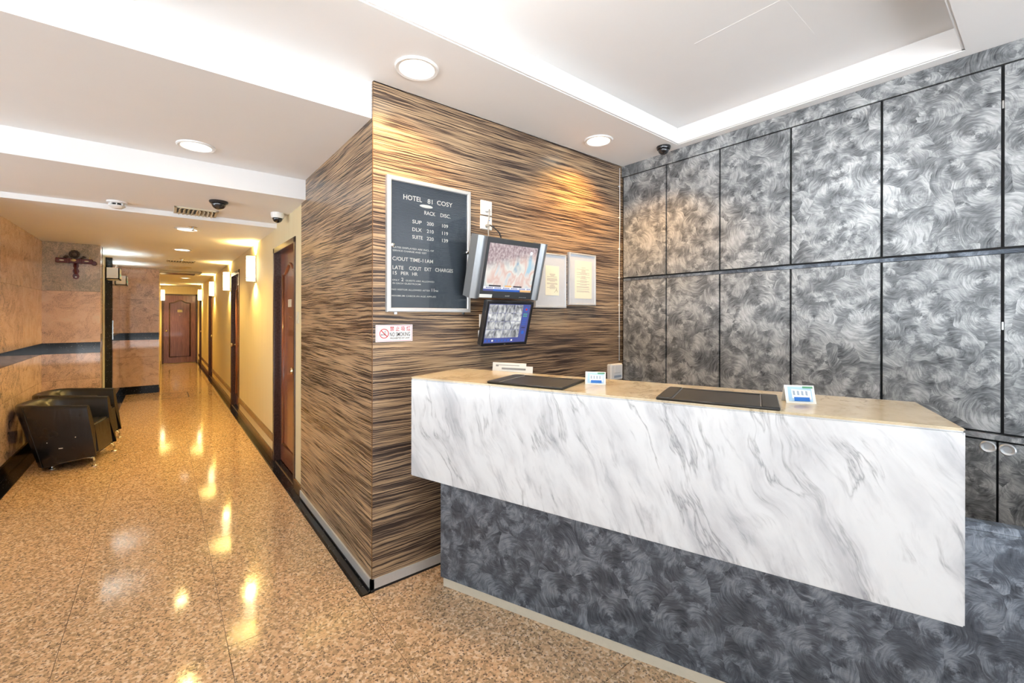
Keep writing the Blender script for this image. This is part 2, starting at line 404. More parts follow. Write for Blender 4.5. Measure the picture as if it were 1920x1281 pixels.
xj = [0.221 + TS * k for k in range(-8, 6)]; yj = [1.647 + TS * k for k in range(-8, 27)]
for i in range(len(xj) - 1):
    for j in range(len(yj) - 1):
        a, b, c, d = xj[i], xj[i + 1], yj[j], min(yj[j + 1], YE)
        if c >= YE: continue
        if d > 2.19 and a > 0.75:            # under the wood block and beyond
            if c < 2.19 and a < 2.9: tile(a, min(b, 2.94), c, Y0)
            continue
        if a > 2.4 or a > 2.3 and c > 1.2: continue
        if b < -0.9 and c > 4.5: continue
        if a < -0.9 < b and d > 4.5:          # beside the left border
            if c < YP1: tile(-0.963, b, c, min(d, YP2))
            continue
        if a < -0.35 and c > YP1 - 0.3:
            if c < YP2: tile(max(a, -0.50), b, c, min(d, YP2))
            continue
        if c >= YP2 - 0.3 and b < XP2: continue
        tile(a, b, c, d)
yb = [2.178, 2.275, 2.775, 3.345, 3.714] + [3.714 + 0.56 * k for k in range(1, 23)]
for c, d in zip(yb, yb[1:]):
    if c < YE: tile(0.781, 0.852, c, min(d, YE), 'black', 'border_tile')
for k in range(5): tile(XL, -0.963, 4.6 + k * 0.51, 4.6 + (k + 1) * 0.51, 'black', 'border_tile')
for k in range(6): tile(XLW, -0.50, YP1 + k * 0.5167, YP1 + (k + 1) * 0.5167, 'black', 'border_tile')

bm = BM(); hx = (-0.12, 0.37, 9.36, 9.98)          # metal edge of a floor access cover in the corridor
for lo, hi in (((hx[0], hx[2]), (hx[1], hx[2] + .03)), ((hx[0], hx[3] - .03), (hx[1], hx[3])), ((hx[1] - .02, hx[2]), (hx[1], hx[3]))): box(bm, (lo[0], lo[1], -0.01), (hi[0], hi[1], 0.0008))
O('access_cover_edge', bm, 'frame_wood', fl)
# ---- walls
B('wall_right', (XW + 0.03, -2.5, 0), (3.05, 3.0, 3.0), 'white_paint', kind='structure')
B('wall_centre', (X0, Y0, 0.0), (XW + 0.03, 3.657, ZS + 0.02), 'zebrano', kind='structure')
doors_y = [(3.885, 4.785), (7.21, 8.15), (11.46, 12.43), (14.83, 15.62)]
bm = BM(); y = 3.657; HD = 2.065
for a, b in doors_y:
    box(bm, (XC, y, 0), (1.10, a, 2.5)); box(bm, (XC, a, HD), (1.10, b, 2.5)); box(bm, (XC + 0.16, a, 0), (1.10, b, HD)); y = b
box(bm, (XC, y, 0), (1.10, YE + 0.3, 2.5))
O('wall_corridor', bm, 'wallpaper', kind='structure')
bm = BM(); box(bm, (-0.4, YE, 0), (1.1, YE + 0.15, 2.5)); O('wall_back', bm, 'wallpaper', kind='structure')
B('wall_corridor_left', (-0.56, YP2 + 0.02, 0), (XP2, YE, 2.4), 'wallpaper', kind='structure')
wl = E_('wall_left', (0, 0, 0), kind='structure')
bm = BM(); box(bm, (-1.5, 4.6, 0), (XL - 0.012, YP1, 2.4)); box(bm, (-1.5, YP1 + 0.012, 0), (-0.66, YP2, 2.4)); box(bm, (-0.66, YP1 + 0.012, 0), (XLW - 0.012, 7.34, 2.4)); box(bm, (-0.66, 8.76, 0), (XLW - 0.012, YP2, 2.4)); box(bm, (-1.5, YP2 + 0.012, 0), (XP2 - 0.012, YP2 + 0.02, 2.4))
O('wall_core', bm, 'grout', wl)
B('wall_lobby', (-4.0, 4.6, 0), (-1.502, 4.75, 2.5), 'white_paint', kind='structure')
def slab(lo, hi, mat='granite_wall', name='slab'):
    o = B(name, lo, hi, mat, wl); return o
rows = [(0, 0.137, 'black', 'skirting'), (0.137, 0.66, 'granite_wall', 'slab'), (0.66, 0.965, 'granite_wall', 'slab'), (0.965, 1.09, 'black', 'band'),
        (1.09, 1.69, 'granite_wall', 'slab'), (1.69, ZB3, 'granite_wall', 'slab')]
g = 0.0012
for z0, z1, m, nm in rows:
    for ya, yb_ in ((4.6, 5.45), (5.45, 6.30), (6.30, YP1)):
        slab((XL - 0.014, ya + g, z0 + g), (XL, yb_ - g, z1 - g), m, nm)
    slab((-1.5, 4.588, z0 + g), (XL, 4.602, z1 - g), m, nm)                       # wall end towards the lobby
    slab((XL, YP1, z0 + g), (XLW, YP1 + 0.014, z1 - g), 'granite_grey' if z0 > 1.6 else m, nm)                     # pier face
    for ya, yb_ in ((YP1 + 0.014, 7.35), (8.76, 9.50), (9.50, YP2)):
        slab((XLW - 0.014, ya + g, z0 + g), (XLW, yb_ - g, z1 - g), m, nm)
    slab((XLW, YP2, z0 + g), (XP2, YP2 + 0.014, z1 - g), m, nm)                    # second pier
for z0, z1 in ((0, 0.72), (0.72, 1.5), (1.5, ZB3)):
    slab((-0.662, 8.60, z0 + g), (XLW + 0.010, 8.76, z1 - g), 'black', 'jamb_slab'); slab((-0.662, 7.335, z0 + g), (XLW + 0.003, 7.36, z1 - g), 'black', 'jamb_slab')
dl = E_('door_6', (-0.66, 7.98, 0), kind='structure')
B('leaf', (0.0, -0.62, 0), (0.012, -0.002, 2.1), 'lift_steel', dl); B('leaf', (0.0, 0.002, 0), (0.012, 0.62, 2.1), 'lift_steel', dl)
B('head_panel', (0.0, -0.62, 2.105), (0.016, 0.62, ZB3), 'lift_steel', dl)

# ---- ceiling
bm = BM()
TX0, TX1, TY0, TY1, ZT = -0.5, 2.822, 0.252, 1.660, 2.738
for lo, hi in (((-4, -2.5), (3.05, TY0)), ((-4, TY1), (3.05, 2.205)), ((-4, TY0), (TX0, TY1)), ((TX1, TY0), (3.05, TY1))):
    box(bm, (lo[0], lo[1], ZS), (hi[0], hi[1], ZS + 0.4))
box(bm, (X0 + 0.002, 2.18, ZS), (3.05, 3.65, ZS + 0.4))
box(bm, (TX0 - .05, TY0 - .05, ZT), (TX1 + .05, TY1 + .05, ZT + 0.1))
box(bm, (-4, 2.205, ZB1), (X0, 3.53, ZS + 0.4))
ce = O('ceiling', bm, 'white_paint', kind='structure')
bm = BM(); box(bm, (-4, 3.53, ZB2), (X0, 3.66, 2.9)); box(bm, (-4, 3.66, ZB2), (XC + 0.05, 4.66, 2.9)); box(bm, (-1.5, 4.66, ZB3), (XC + 0.05, YE + .1, 2.9))
O('ceiling_corridor', bm, 'white_paint', kind='structure')
B('trim_1', (XL, 4.645, ZB3 - 0.004), (XC, 4.675, ZB2 + 0.002), 'white_paint', kind='structure')
B('trim_2', (X0 - 0.0012, Y0 - 0.0012, 0.062), (X0 + 0.002, Y0 + 0.002, ZS), 'skirt', kind='structure')
bm = BM()     # access hatch outline in the tray
hx0, hx1, hy0, hy1 = 2.008, 2.370, 0.703, 1.094
box(bm, (hx0, hy0, ZT - 0.0008), (hx1, hy1, ZT + 0.002)); O('access_hatch', bm, 'white_paint', ce)
bm = BM()
for a in ((TX0, TY1 - 0.012, TX1, TY1), (TX1 - 0.012, TY0, TX1, TY1), (TX0, TY0, TX1, TY0 + 0.012)):
    box(bm, (a[0], a[1], ZS + 0.004), (a[2], a[3], ZT - 0.022))
O('tray_lip', bm, 'white_paint', ce)

# ---- metal skirting on the wood block, corridor skirting and rail
bm = BM(); box(bm, (X0 - 0.008, Y0 - 0.008, 0.014), (XW, Y0 + 0.01, 0.062)); box(bm, (X0 - 0.008, Y0 - 0.008, 0.014), (X0 + 0.01, 3.657, 0.062))
O('baseboard_front', bm, 'alu', kind='structure')
bm = BM(); box(bm, (X0 - 0.005, Y0 - 0.005, 0), (XW, Y0 + 0.01, 0.016)); box(bm, (X0 - 0.005, Y0, 0), (X0 + 0.01, 3.657, 0.016))
O('baseboard_shadow_gap', bm, 'dark_gap', kind='structure')
segs = []; y = 3.657
for a, b in doors_y: segs.append((y, a)); y = b
segs.append((y, YE))
bm = BM()
for a, b in segs: box(bm, (XC - 0.014, a, 0), (XC + 0.01, b, 0.085), 0.003)
O('baseboard_right', bm, 'skirt', kind='structure')
bm = BM()
for a, b in segs[1:]: box(bm, (XC - 0.010, a, 0.180), (XC + 0.01, b, 0.252), 0.003)
O('trim_3', bm, 'skirt', kind='structure')
B('baseboard_left', (XP2 - .01, YP2 + 0.02, 0), (XP2 + 0.012, YE, 0.085), 'skirt', kind='structure')

# ---- glazed shop front behind and to the left of the viewer (frames only: it stands open)
def glazing(name, x0, y0, x1, y1):
    w = E_(name, (x0, y0, 0), kind='structure'); L = math.hypot(x1 - x0, y1 - y0); w.rotation_euler = (0, 0, math.atan2(y1 - y0, x1 - x0))
    n = int(L / 1.2)
    for k in range(n + 1): B('mullion', (L * k / n - 0.03, -0.04, 0), (L * k / n + 0.03, 0.04, ZS), 'alu', w)
    B('sill_rail', (0, -0.04, 0), (L, 0.04, 0.10), 'alu', w); B('transom', (0, -0.04, 2.2), (L, 0.04, 2.26), 'alu', w)
glazing('window_1', -4.0, -2.5, 2.9, -2.5)
glazing('window_2', -4.0, 4.6, -4.0, -2.5)

# ---- doors
def make_door(name, w, h, loc, rotz, recess, knob_side, plate=True, label_plate=None):
    """local: faces -y, x to the right seen from the corridor, base centre at the wall face"""
    d = E_(name, loc, (0, 0, rotz), kind='structure')
    bm = BM(); fw = 0.05
    for s in (-1, 1): box(bm, (min(s * w / 2, s * (w / 2 - fw)), -0.008, 0), (max(s * w / 2, s * (w / 2 - fw)), recess + 0.01, h), 0.003)
    box(bm, (-w / 2, -0.008, h - fw), (w / 2, recess + 0.01, h), 0.003)
    O('frame', bm, 'frame_wood', d)
    lw = w / 2 - fw
    leaf = B('leaf', (-lw, recess - 0.035, 0.012), (lw, recess + 0.01, h - fw), 'door_dark' if name == 'door_5' else 'door', d)
    yl = recess - 0.035
    # ogee topped panel moulding
    a = lw - 0.13; z0, z1 = 0.19, h - 0.26
    pts = [(-a, z0), (a, z0), (a, z1)]
    n = 22
    for k in range(1, n):
        u = 1 - 2 * k / n; pts.append((a * u, z1 + 0.075 * (0.5 + 0.5 * math.cos(math.pi * u)) - 0.02 * math.sin(math.pi * abs(u)) ** 2))
    pts.append((-a, z1)); pts.append((-a, z0))
    bm = BM(); tube(bm, [(x, yl, z) for x, z in pts], 0.016, 6); O('moulding', bm, 'frame_wood' if name == 'door_5' else 'door', leaf, smooth=True)
    bm = BM(); kx = knob_side * (lw - 0.06)
    lathe(bm, [(0.030, 0), (0.030, 0.006), (0.012, 0.012), (0.011, 0.035), (0.026, 0.045), (0.030, 0.058), (0.022, 0.070), (0.0, 0.073)], 16, Matrix.Translation((kx, yl, 0.95)) @ Matrix.Rotation(R(90), 4, 'X'))
    O('knob', bm, 'brass', leaf, smooth=True)
    if plate:
        px = 0.0
        B('number_plate', (px - 0.06, yl - 0.006, 1.49), (px + 0.06, yl, 1.56), 'beige_plastic', leaf, 0.002)
        if label_plate: text('number', label_plate, 0.035, 'ink', leaf, (px, yl - 0.007, 1.507), align='CENTER', depth=0.0)
        bm = BM(); lathe(bm, [(0.009, 0), (0.009, 0.006), (0.005, 0.008), (0.0, 0.008)], 12, Matrix.Translation((0, yl, 1.40)) @ Matrix.Rotation(R(90), 4, 'X')); O('peephole', bm, 'brass', leaf)
    return d
for i, (a, b) in enumerate(doors_y):
    d = make_door('door_%d' % (i + 1), b - a, HD, (XC, (a + b) / 2, 0), R(-90), 0.088, 1 if i != 1 else -1)
    tile(XC + 0.012, XC + 0.16, a + 0.05, b - 0.05, 'black', 'threshold', 0.004)
make_door('door_5', 0.84, 2.02, (0.402, YE, 0), 0, 0.02, -1)

# =================================================================== RECEPTION COUNTER (local x along the front, y to the back)
CP = Vector((0.9346, 1.941, 0)); CA = math.atan2(-0.927, 0.375); CL = 1.936; CD = 0.413; CZ = 1.1216
ctr = E_('reception_counter', CP, (0, 0, CA), 'reception counter of white veined marble on a recessed grey swirl pedestal', 'counter')
bm = BM(); zl, zr = 0.6476, 0.5922; zt = CZ - 0.008
hexa(bm, [(0, 0, zl), (CL, 0, zr), (CL, CD, zr), (0, CD, zl), (0, 0, zt), (CL, 0, zt), (CL, CD, zt), (0, CD, zt)])
bmesh.ops.bevel(bm, geom=[e for e in bm.edges], offset=0.004, segments=2, affect='EDGES')
O('marble_apron', bm, 'marble', ctr)
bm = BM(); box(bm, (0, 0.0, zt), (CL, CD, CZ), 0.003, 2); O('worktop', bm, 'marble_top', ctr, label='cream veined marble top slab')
B('pedestal', (0.006, 0.222, 0.045), (CL + 0.02, CD + 0.10, 0.66), 'swirl_counter', ctr, label='grey swirl laminate pedestal')
B('kick_strip', (0.022, 0.226, 0.0), (CL + 0.02, CD + 0.09, 0.046), 'alu_warm', ctr, label='beige metal kick strip')
ctr_mat = Matrix.Translation(CP) @ Matrix.Rotation(CA, 4, 'Z')
gt = E_('counter_gate', ctr_mat @ Vector((CL + 0.03, 0.27, 0)), (0, 0, CA), 'low grey swirl gate panel beside the right end of the marble counter', 'gate')
B('panel', (0, 0, 0.02), (1.0, 0.035, 0.762), 'swirl_counter', gt); B('top_rail', (0, -0.001, 0.762), (1.0, 0.036, 0.786), 'swirl_counter', gt, 0.002)

# ---- staff side shelf behind the counter
ss = E_('staff_shelf', ctr_mat @ Vector((0, CD + 0.002, 0.99)), (0, 0, CA), 'narrow grey staff shelf fixed behind the marble counter', 'shelf')
B('board', (0.10, 0, 0), (0.70, 0.13, 0.018), 'swirl_counter', ss); B('bracket', (0.2, 0, -0.10), (0.22, 0.10, 0), 'alu', ss); B('bracket', (0.6, 0, -0.10), (0.62, 0.10, 0), 'alu', ss)
# ---- things on the counter
def desk_pad(x0, x1, y0, y1, label):
    r = E_('desk_pad', ctr_mat @ Vector(((x0 + x1) / 2, (y0 + y1) / 2, CZ)), (0, 0, CA), label, 'desk pad', 'leather pads on the counter')
    w, d = (x1 - x0) / 2, (y1 - y0) / 2
    bm = BM(); box(bm, (-w, -d, 0), (w, d, 0.006), 0.002); O('base', bm, 'leather_flat', r)
    for s in (-1, 1):
        bm = BM(); box(bm, (s * w - (0.05 if s > 0 else 0), -d, 0.006), (s * w + (0.05 if s < 0 else 0), d, 0.011), 0.002); O('side_bar', bm, 'leather_flat', r)
        bm = BM(); tube(bm, [(s * (w - 0.052), -d + .003, 0.0075), (s * (w - 0.052), d - .003, 0.0075)], 0.0015, 6); O('stitching', bm, 'grey_ink', r)
    bm = BM(); tube(bm, [(-w, -d, 0.006), (w, -d, 0.006)], 0.004, 6); tube(bm, [(-w, d, 0.006), (w, d, 0.006)], 0.004, 6); O('edge', bm, 'leather_flat', r, smooth=True)
desk_pad(0.424, 0.778, 0.020, 0.275, 'black leather desk pad on the counter half nearer the letter board')
desk_pad(1.142, 1.517, 0.004, 0.262, 'black leather desk pad on the counter end nearer the low gate')
def tent_card(x0, x1, y, h, label, tw=0.0):
    c = ctr_mat @ Vector(((x0 + x1) / 2, y, CZ))
    r = E_('tent_card', c, (0, 0, CA + tw), label, 'card', 'folded picture cards on the counter')
    w = (x1 - x0) / 2; t = 0.022
    bm = BM(); hexa(bm, [(-w, 0, 0), (w, 0, 0), (w, .0012, 0), (-w, .0012, 0), (-w, t, h), (w, t, h), (w, t + .0012, h), (-w, t + .0012, h)])
    O('front_leaf', bm, 'paper', r)
    bm = BM(); hexa(bm, [(-w, 2 * t, 0), (w, 2 * t, 0), (w, 2 * t + .0012, 0), (-w, 2 * t + .0012, 0), (-w, t, h), (w, t, h), (w, t + .0012, h), (-w, t + .0012, h)])
    O('back_leaf', bm, 'paper', r)
    def q(name, u0, v0, u1, v1, mat, k=1, sk=0.0):
        bm = BM(); P = lambda u, v: (u * 2 * w - w, t * v - 0.0006 * k, v * h)
        bm.faces.new([bm.verts.new(P(*a)) for a in ((u0, v0), (u1, v0 + sk), (u1, v1 + sk), (u0, v1))]); O(name, bm, mat, r)
    q('print', 0.10, 0.10, 0.90, 0.92, 'print_sky', 1)
    q('print', 0.22, 0.28, 0.86, 0.78, 'sign_white', 2, -0.06)
    q('print', 0.28, 0.12, 0.80, 0.34, 'print_blue', 3)
    for k in range(4): q('print', 0.26 + 0.14 * k, 0.46, 0.33 + 0.14 * k, 0.70, 'print_grey', 3, -0.02)
    q('print', 0.60, 0.84, 0.95, 0.95, 'print_green', 3)
tent_card(0.802, 0.889, 0.225, 0.052, 'small picture card standing on the counter beside the first desk pad', 0.30)
tent_card(1.540, 1.632, 0.185, 0.058, 'small picture card standing at the gate end of the counter', 0.30)
for k, (xa, hh) in enumerate(((0.165, 0.150), (0.215, 0.138))):
    r = E_('leaflet', ctr_mat @ Vector((xa + 0.1, CD + 0.045 + 0.02 * (1 - k), 1.0085)), (R(-8), 0, CA + 0.12), ('taller' if k == 0 else 'shorter') + ' white printed leaflet propped behind the counter edge below the monitor', 'leaflet', 'leaflets behind the counter')
    B('sheet', (-0.10, 0, 0), (0.10, 0.002, hh), 'paper', r); B('print', (-0.08, -0.0008, hh - 0.022), (0.06, 0.0, hh - 0.012), 'grey_ink', r)

# =================================================================== GREY CABINET WALL (faces -x)
cab = E_('wall_cabinet', (XW, 1.0, 0), label='full height cabinet wall of grey brushed swirl doors behind the counter', cat='cabinet')
def cb(name, y0, y1, z0, z1, x0=0.0, x1=0.018, mat='swirl_wall', parent=None):
    return B(name, (x0, y0 - 1.0, z0), (x1, y1 - 1.0, z1), mat, parent or cab)
YR = -1.1
cb('carcass', YR, 2.186, 0.0, 2.60, 0.018, 0.028, 'dark_gap')
cb('header', YR, 2.186, 2.533, ZS - 0.001)
gy = [2.172, 1.786, 1.392, 0.973, 0.557, 0.143, -0.27, -0.68, -1.1]
gp = 0.0055
for a, b in zip(gy, gy[1:]):
    cb('door', b + gp, a - gp, 1.726, 2.525); cb('door', b + gp, a - gp, 0.905, 1.694)
cb('rail', YR, 2.172, 1.697, 1.716, 0.008, 0.018, 'swirl_counter')
cb('ledge', YR, 2.172, 0.872, 0.896, -0.012, 0.018)
ly = [2.172, 1.62, 1.08, 0.62, 0.157, -0.306, -0.77, -1.1]
for k, (a, b) in enumerate(zip(ly, ly[1:])):
    d = cb('lower_door', b + 0.004, a - 0.004, 0.09, 0.862)
    side = 1 if k % 2 else -1                                   # knobs meet in pairs
    yk = (b + 0.028) if k % 2 else (a - 0.030)
    bm = BM(); lathe(bm, [(0.026, 0), (0.026, 0.006), (0.022, 0.010), (0.016, 0.008), (0.014, 0.004), (0.0, 0.004)], 24, Matrix.Translation((0, yk - 1.0, 0.836)) @ Matrix.Rotation(R(-90), 4, 'Y'))
    O('knob', bm, 'alu', d, smooth=30.0)
cb('plinth', YR, 2.172, 0.0, 0.085, 0.01, 0.018, 'dark_gap')
for z in (2.34, 1.36): cb('hinge', 0.140, 0.146, z, z + 0.035, 0.012, 0.018, 'steel')

# =================================================================== WALL THINGS ON THE WOOD FRONT
YF = Y0
# ---- letter board
lb = E_('letter_board', (1.167, YF, 1.436), label='dark grooved letter board with rate list in silver frame', cat='notice board')
bw, bh = 0.258, 0.715
bm = BM(); t_ = 0.023
ring(bm, -bw, bw, 0, bh, t_, -0.026, 0.0, 0.004)
O('frame', bm, 'alu', lb)
bm = BM(); zz = t_; nst = 84; st = (bh - 2 * t_) / nst
for k in range(nst):
    a = zz + k * st; box(bm, (-bw + t_, -0.012, a + st * 0.16), (bw - t_, -0.004, a + st * 0.84))
box(bm, (-bw + t_, -0.007, t_), (bw - t_, -0.001, bh - t_)); O('felt_panel', bm, 'board_felt', lb)
def L(s, x, z, h, xe):
    text('lettering', s, h, 'letter_white', lb, (x - 1.167 + 0.004, -0.0135, z - 1.436), xe - x, depth=0.0, bold=0.011 if h > 0.012 else 0.006)
L('HOTEL', 0.998, 2.040, 0.027, 1.108); L('81', 1.141, 2.039, 0.026, 1.172); L('COSY', 1.200, 2.041, 0.026, 1.301)
L('RACK', 1.122, 1.975, 0.0215, 1.190); L('DISC.', 1.222, 1.976, 0.0215, 1.288)
for i, (a, b, c) in enumerate((('SUP', '200', '109'), ('DLX', '210', '119'), ('SUITE', '220', '139'))):
    z = (1.918, 1.876, 1.835)[i]
    L(a, 1.050, z, 0.020, 1.106 if i != 2 else 1.112); L(b, 1.137, z, 0.0195, 1.180); L(c, 1.233, z, 0.020, 1.272)
L('RATES DISPLAYED ARE INCL OF', 0.940, 1.774, 0.0095, 1.181); L('SERVICE CHARGE AND GST', 0.938, 1.757, 0.0095, 1.136)
L('C/OUT TIME-11AM', 0.937, 1.709, 0.0205, 1.176)
L('LATE', 0.938, 1.662, 0.0205, 1.000); L('C/OUT', 1.032, 1.663, 0.0205, 1.104); L('EXT', 1.124, 1.664, 0.0205, 1.166); L('CHARGES', 1.190, 1.665, 0.0205, 1.305)
L('15', 0.940, 1.634, 0.0185, 0.962); L('PER', 0.985, 1.634, 0.0185, 1.030); L('HR', 1.050, 1.634, 0.0185, 1.082)
L('ONLY', 0.937, 1.601, 0.009, 0.976); L('2', 0.987, 1.601, 0.0185, 1.000); L('GUESTS ARE ALLOWED', 1.012, 1.601, 0.009, 1.184); L('IN EACH GUESTROOM', 0.939, 1.584, 0.009, 1.100)
L('NO VISITOR ALLOWED AFTER', 0.934, 1.551, 0.009, 1.158); L('11', 1.168, 1.551, 0.018, 1.184); L('PM', 1.188, 1.551, 0.009, 1.208)
L('MINIMUM CHECK-IN AGE APPLIES', 0.934, 1.518, 0.009, 1.195)
bm = BM(); lathe(bm, [(0.040, 0), (0.040, 0.003), (0.0, 0.006)], 28, Matrix.Translation((-0.03, -0.0125, 2.020 - 1.436)) @ Matrix.Diagonal((1, 1, 0.22, 1)) @ Matrix.Rotation(R(90), 4, 'X')); O('oval_badge', bm, 'letter_white', lb)
for x, z in ((-bw + t_ + 0.004, 0.349), (bw - t_ - 0.004, 0.352)):
    bm = BM(); lathe(bm, [(0.010, 0), (0.010, 0.012), (0.006, 0.016), (0.0, 0.017)], 14, Matrix.Translation((x, -0.020, z)) @ Matrix.Rotation(R(90), 4, 'X')); O('lock_knob', bm, 'chrome', lb, smooth=40.0)
for x in (-0.21, 0.21): B('clip', (x - 0.008, -0.02, -0.012), (x + 0.008, -0.005, 0.0), 'chrome', lb)
t = NT('clear_pane'); t.n.remove(t.b)
tr = t.add('ShaderNodeBsdfTransparent'); gl = t.add('ShaderNodeBsdfGlossy'); gl.inputs['Roughness'].default_value = 0.02
lw_ = t.add('ShaderNodeFresnel'); lw_.inputs['IOR'].default_value = 1.45; mx = t.add('ShaderNodeMixShader')
t.link(lw_.outputs[0], mx.inputs[0]); t.link(tr.outputs[0], mx.inputs[1]); t.link(gl.outputs[0], mx.inputs[2])
t.link(mx.outputs[0], t.n['Material Output'].inputs[0]); M['pane'] = t.m
B('glass_pane', (-bw + t_, -0.0195, t_), (bw - t_, -0.0175, bh - t_), 'pane', lb)

# ---- no smoking sign
ns = E_('no_smoking_sign', (0.959, YF, 1.324), label='white no smoking sign with red ring on the wood wall', cat='sign')
bm = BM(); box(bm, (-0.1025, -0.003, -0.0445), (0.1025, 0.0, 0.0445)); O('plate', bm, 'sign_white', ns)
bm = BM()
for lo, hi in (((-0.099, -0.041), (-0.097, 0.041)), ((0.097, -0.041), (0.099, 0.041)), ((-0.099, -0.041), (0.099, -0.0393)), ((-0.099, 0.0393), (0.099, 0.041))): box(bm, (lo[0], -0.0034, lo[1]), (hi[0], -0.003, hi[1]))
O('border', bm, 'sign_pink', ns)
bm = BM(); cx, cz = -0.058, -0.001
ri, ro = 0.0215, 0.0255
vi = [[bm.verts.new((cx + r * math.cos(2 * math.pi * k / 40), -0.0042, cz + r * math.sin(2 * math.pi * k / 40))) for k in range(40)] for r in (ri, ro)]
for k in range(40): bm.faces.new((vi[0][k], vi[0][(k + 1) % 40], vi[1][(k + 1) % 40], vi[1][k]))
c45 = math.cos(R(45)); a_ = 0.0225
bm.faces.new([bm.verts.new((cx + x, -0.0042, cz + z)) for x, z in ((-a_ * c45 - .0015, a_ * c45 - .0015), (-a_ * c45 + .0015, a_ * c45 + .0015), (a_ * c45 + .0015, -a_ * c45 + .0015), (a_ * c45 - .0015, -a_ * c45 - .0015))])
O('red_ring', bm, 'sign_red', ns)
bm = BM(); box(bm, (cx - 0.017, -0.0036, cz - 0.0085), (cx + 0.010, -0.0032, cz - 0.0045)); O('cigarette', bm, 'grey_ink', ns)
B('cigarette_tip', (cx - 0.017, -0.0039, cz - 0.0087), (cx - 0.010, -0.0034, cz - 0.0043), 'ink', ns)
bm = BM()
for dx in (0.0, 0.006): tube(bm, [(cx + dx + 0.001 * k + 0.003 * math.sin(k * 1.4), -0.0036, cz + 0.000 + 0.0028 * k) for k in range(6)], 0.0011, 5)
O('smoke', bm, 'grey_ink', ns)
text('chinese_lettering', '禁 止 吸 煙', 0.020, 'sign_red', ns, (-0.026, -0.0036, 0.013), 0.116, depth=0.0, bold=0.01)
text('lettering', 'NO SMOKING', 0.022, 'ink', ns, (-0.027, -0.0036, -0.0165), 0.115, depth=0.0, bold=0.008)
text('lettering', 'PROHIBITED BY LAW', 0.0095, 'ink', ns, (-0.025, -0.0036, -0.031), 0.110, depth=0.0, bold=0.012)

# ---- framed notices
def notice(x0, x1, z0, z1, dx0, dx1, dz0, dz1, label, sig):
    r = E_('framed_notice', ((x0 + x1) / 2, YF, z0), label=label, cat='picture frame', group='framed notices on the wood wall')
    w, h = (x1 - x0) / 2, z1 - z0; cx = (x0 + x1) / 2
    bm = BM(); t = 0.012; ring(bm, -w, w, 0, h, t, -0.022, 0, 0.002)
    O('frame', bm, 'alu', r)
    B('mount', (-w + t, -0.0165, t), (w - t, -0.002, h - t), 'mount_grey', r)
    pp = B('document', (dx0 - cx, -0.0178, dz0 - z0), (dx1 - cx, -0.0160, dz1 - z0), 'cream_paper', r)
    bm = BM(); W_ = dx1 - dx0; z = dz1 - z0 - 0.045; random.seed(int(x0 * 100))
    while z > dz0 - z0 + 0.045:
        l = W_ * random.choice((0.78, 0.76, 0.72, 0.4, 0.25)); ctrd = l < W_ * 0.6
        xa = (dx0 + dx1) / 2 - cx - (l / 2 if ctrd else W_ * 0.4)
        if random.random() > 0.15: box(bm, (xa, -0.0180, z), (xa + l, -0.0174, z + 0.0022))
        z -= 0.0062 if random.random() > 0.2 else 0.013
    O('printed_lines', bm, 'grey_ink', pp)
    if sig:
        bm = BM(); bx, bz = dx1 - cx - 0.045, dz0 - z0 + 0.02
        tube(bm, [(bx, -.018, bz), (bx + .012, -.018, bz + .012), (bx + .022, -.018, bz + .03), (bx + .018, -.018, bz + .012), (bx + .026, -.018, bz + .018), (bx + .024, -.018, bz + .004), (bx + .034, -.018, bz + .008)], 0.0009, 5); O('signature', bm, 'ink', pp)
simple('mount_grey', (0.55, 0.59, 0.64), 0.55)
notice(1.945, 2.237, 1.472, 1.848, 2.036, 2.165, 1.558, 1.762, 'silver framed notice with signature partly behind the television', True)
notice(2.267, 2.555, 1.495, 1.873, 2.327, 2.509, 1.543, 1.820, 'silver framed notice with long printed page nearest the grey doors', False)

# ---- power sockets and cords
def socket(x0, x1, z0, z1, label, plug=None):
    r = E_('power_socket', ((x0 + x1) / 2, YF, z0), label=label, cat='socket', group='white sockets on the wood wall')
    w, h = (x1 - x0) / 2, z1 - z0
    B('plate', (-w, -0.010, 0), (w, 0, h), 'white_plastic', r, 0.003)
    B('switch', (w * 0.25, -0.013, h * 0.55), (w * 0.62, -0.009, h * 0.82), 'white_plastic', r, 0.001)
    B('indicator', (w * 0.30, -0.0135, h * 0.66), (w * 0.55, -0.0125, h * 0.72), 'print_blue', r)
    if plug == 'white': B('plug', (-w * 0.45, -0.045, h * 0.18), (w * 0.30, -0.010, h * 0.75), 'white_plastic', r, 0.006)
    if plug == 'dark':
        bm = BM(); lathe(bm, [(0.010, 0), (0.010, 0.018), (0.006, 0.03), (0, 0.031)], 12, Matrix.Translation((0.0, -0.010, h * 0.25)) @ Matrix.Rotation(R(90), 4, 'X')); O('plug', bm, 'cord_grey', r)
socket(1.506, 1.591, 2.034, 2.122, 'upper white socket with white plug above the television', 'white')
socket(1.504, 1.591, 1.946, 2.027, 'white socket with round cable plug just above the television', 'dark')
socket(1.500, 1.585, 1.347, 1.427, 'white socket half hidden behind the monitor', None)
socket(1.493, 1.575, 1.249, 1.329, 'lower white socket behind the monitor bottom corner', None)
bm = BM(); tube(bm, [(1.540, YF - 0.050, 2.060), (1.538, YF - 0.054, 2.03), (1.530, YF - 0.052, 1.98), (1.532, YF - 0.052, 1.92), (1.535, YF - 0.055, 1.86), (1.55, YF - .06, 1.80)], 0.0035, 8)
cord1 = O('power_cord', bm, 'cord_grey', smooth=True)
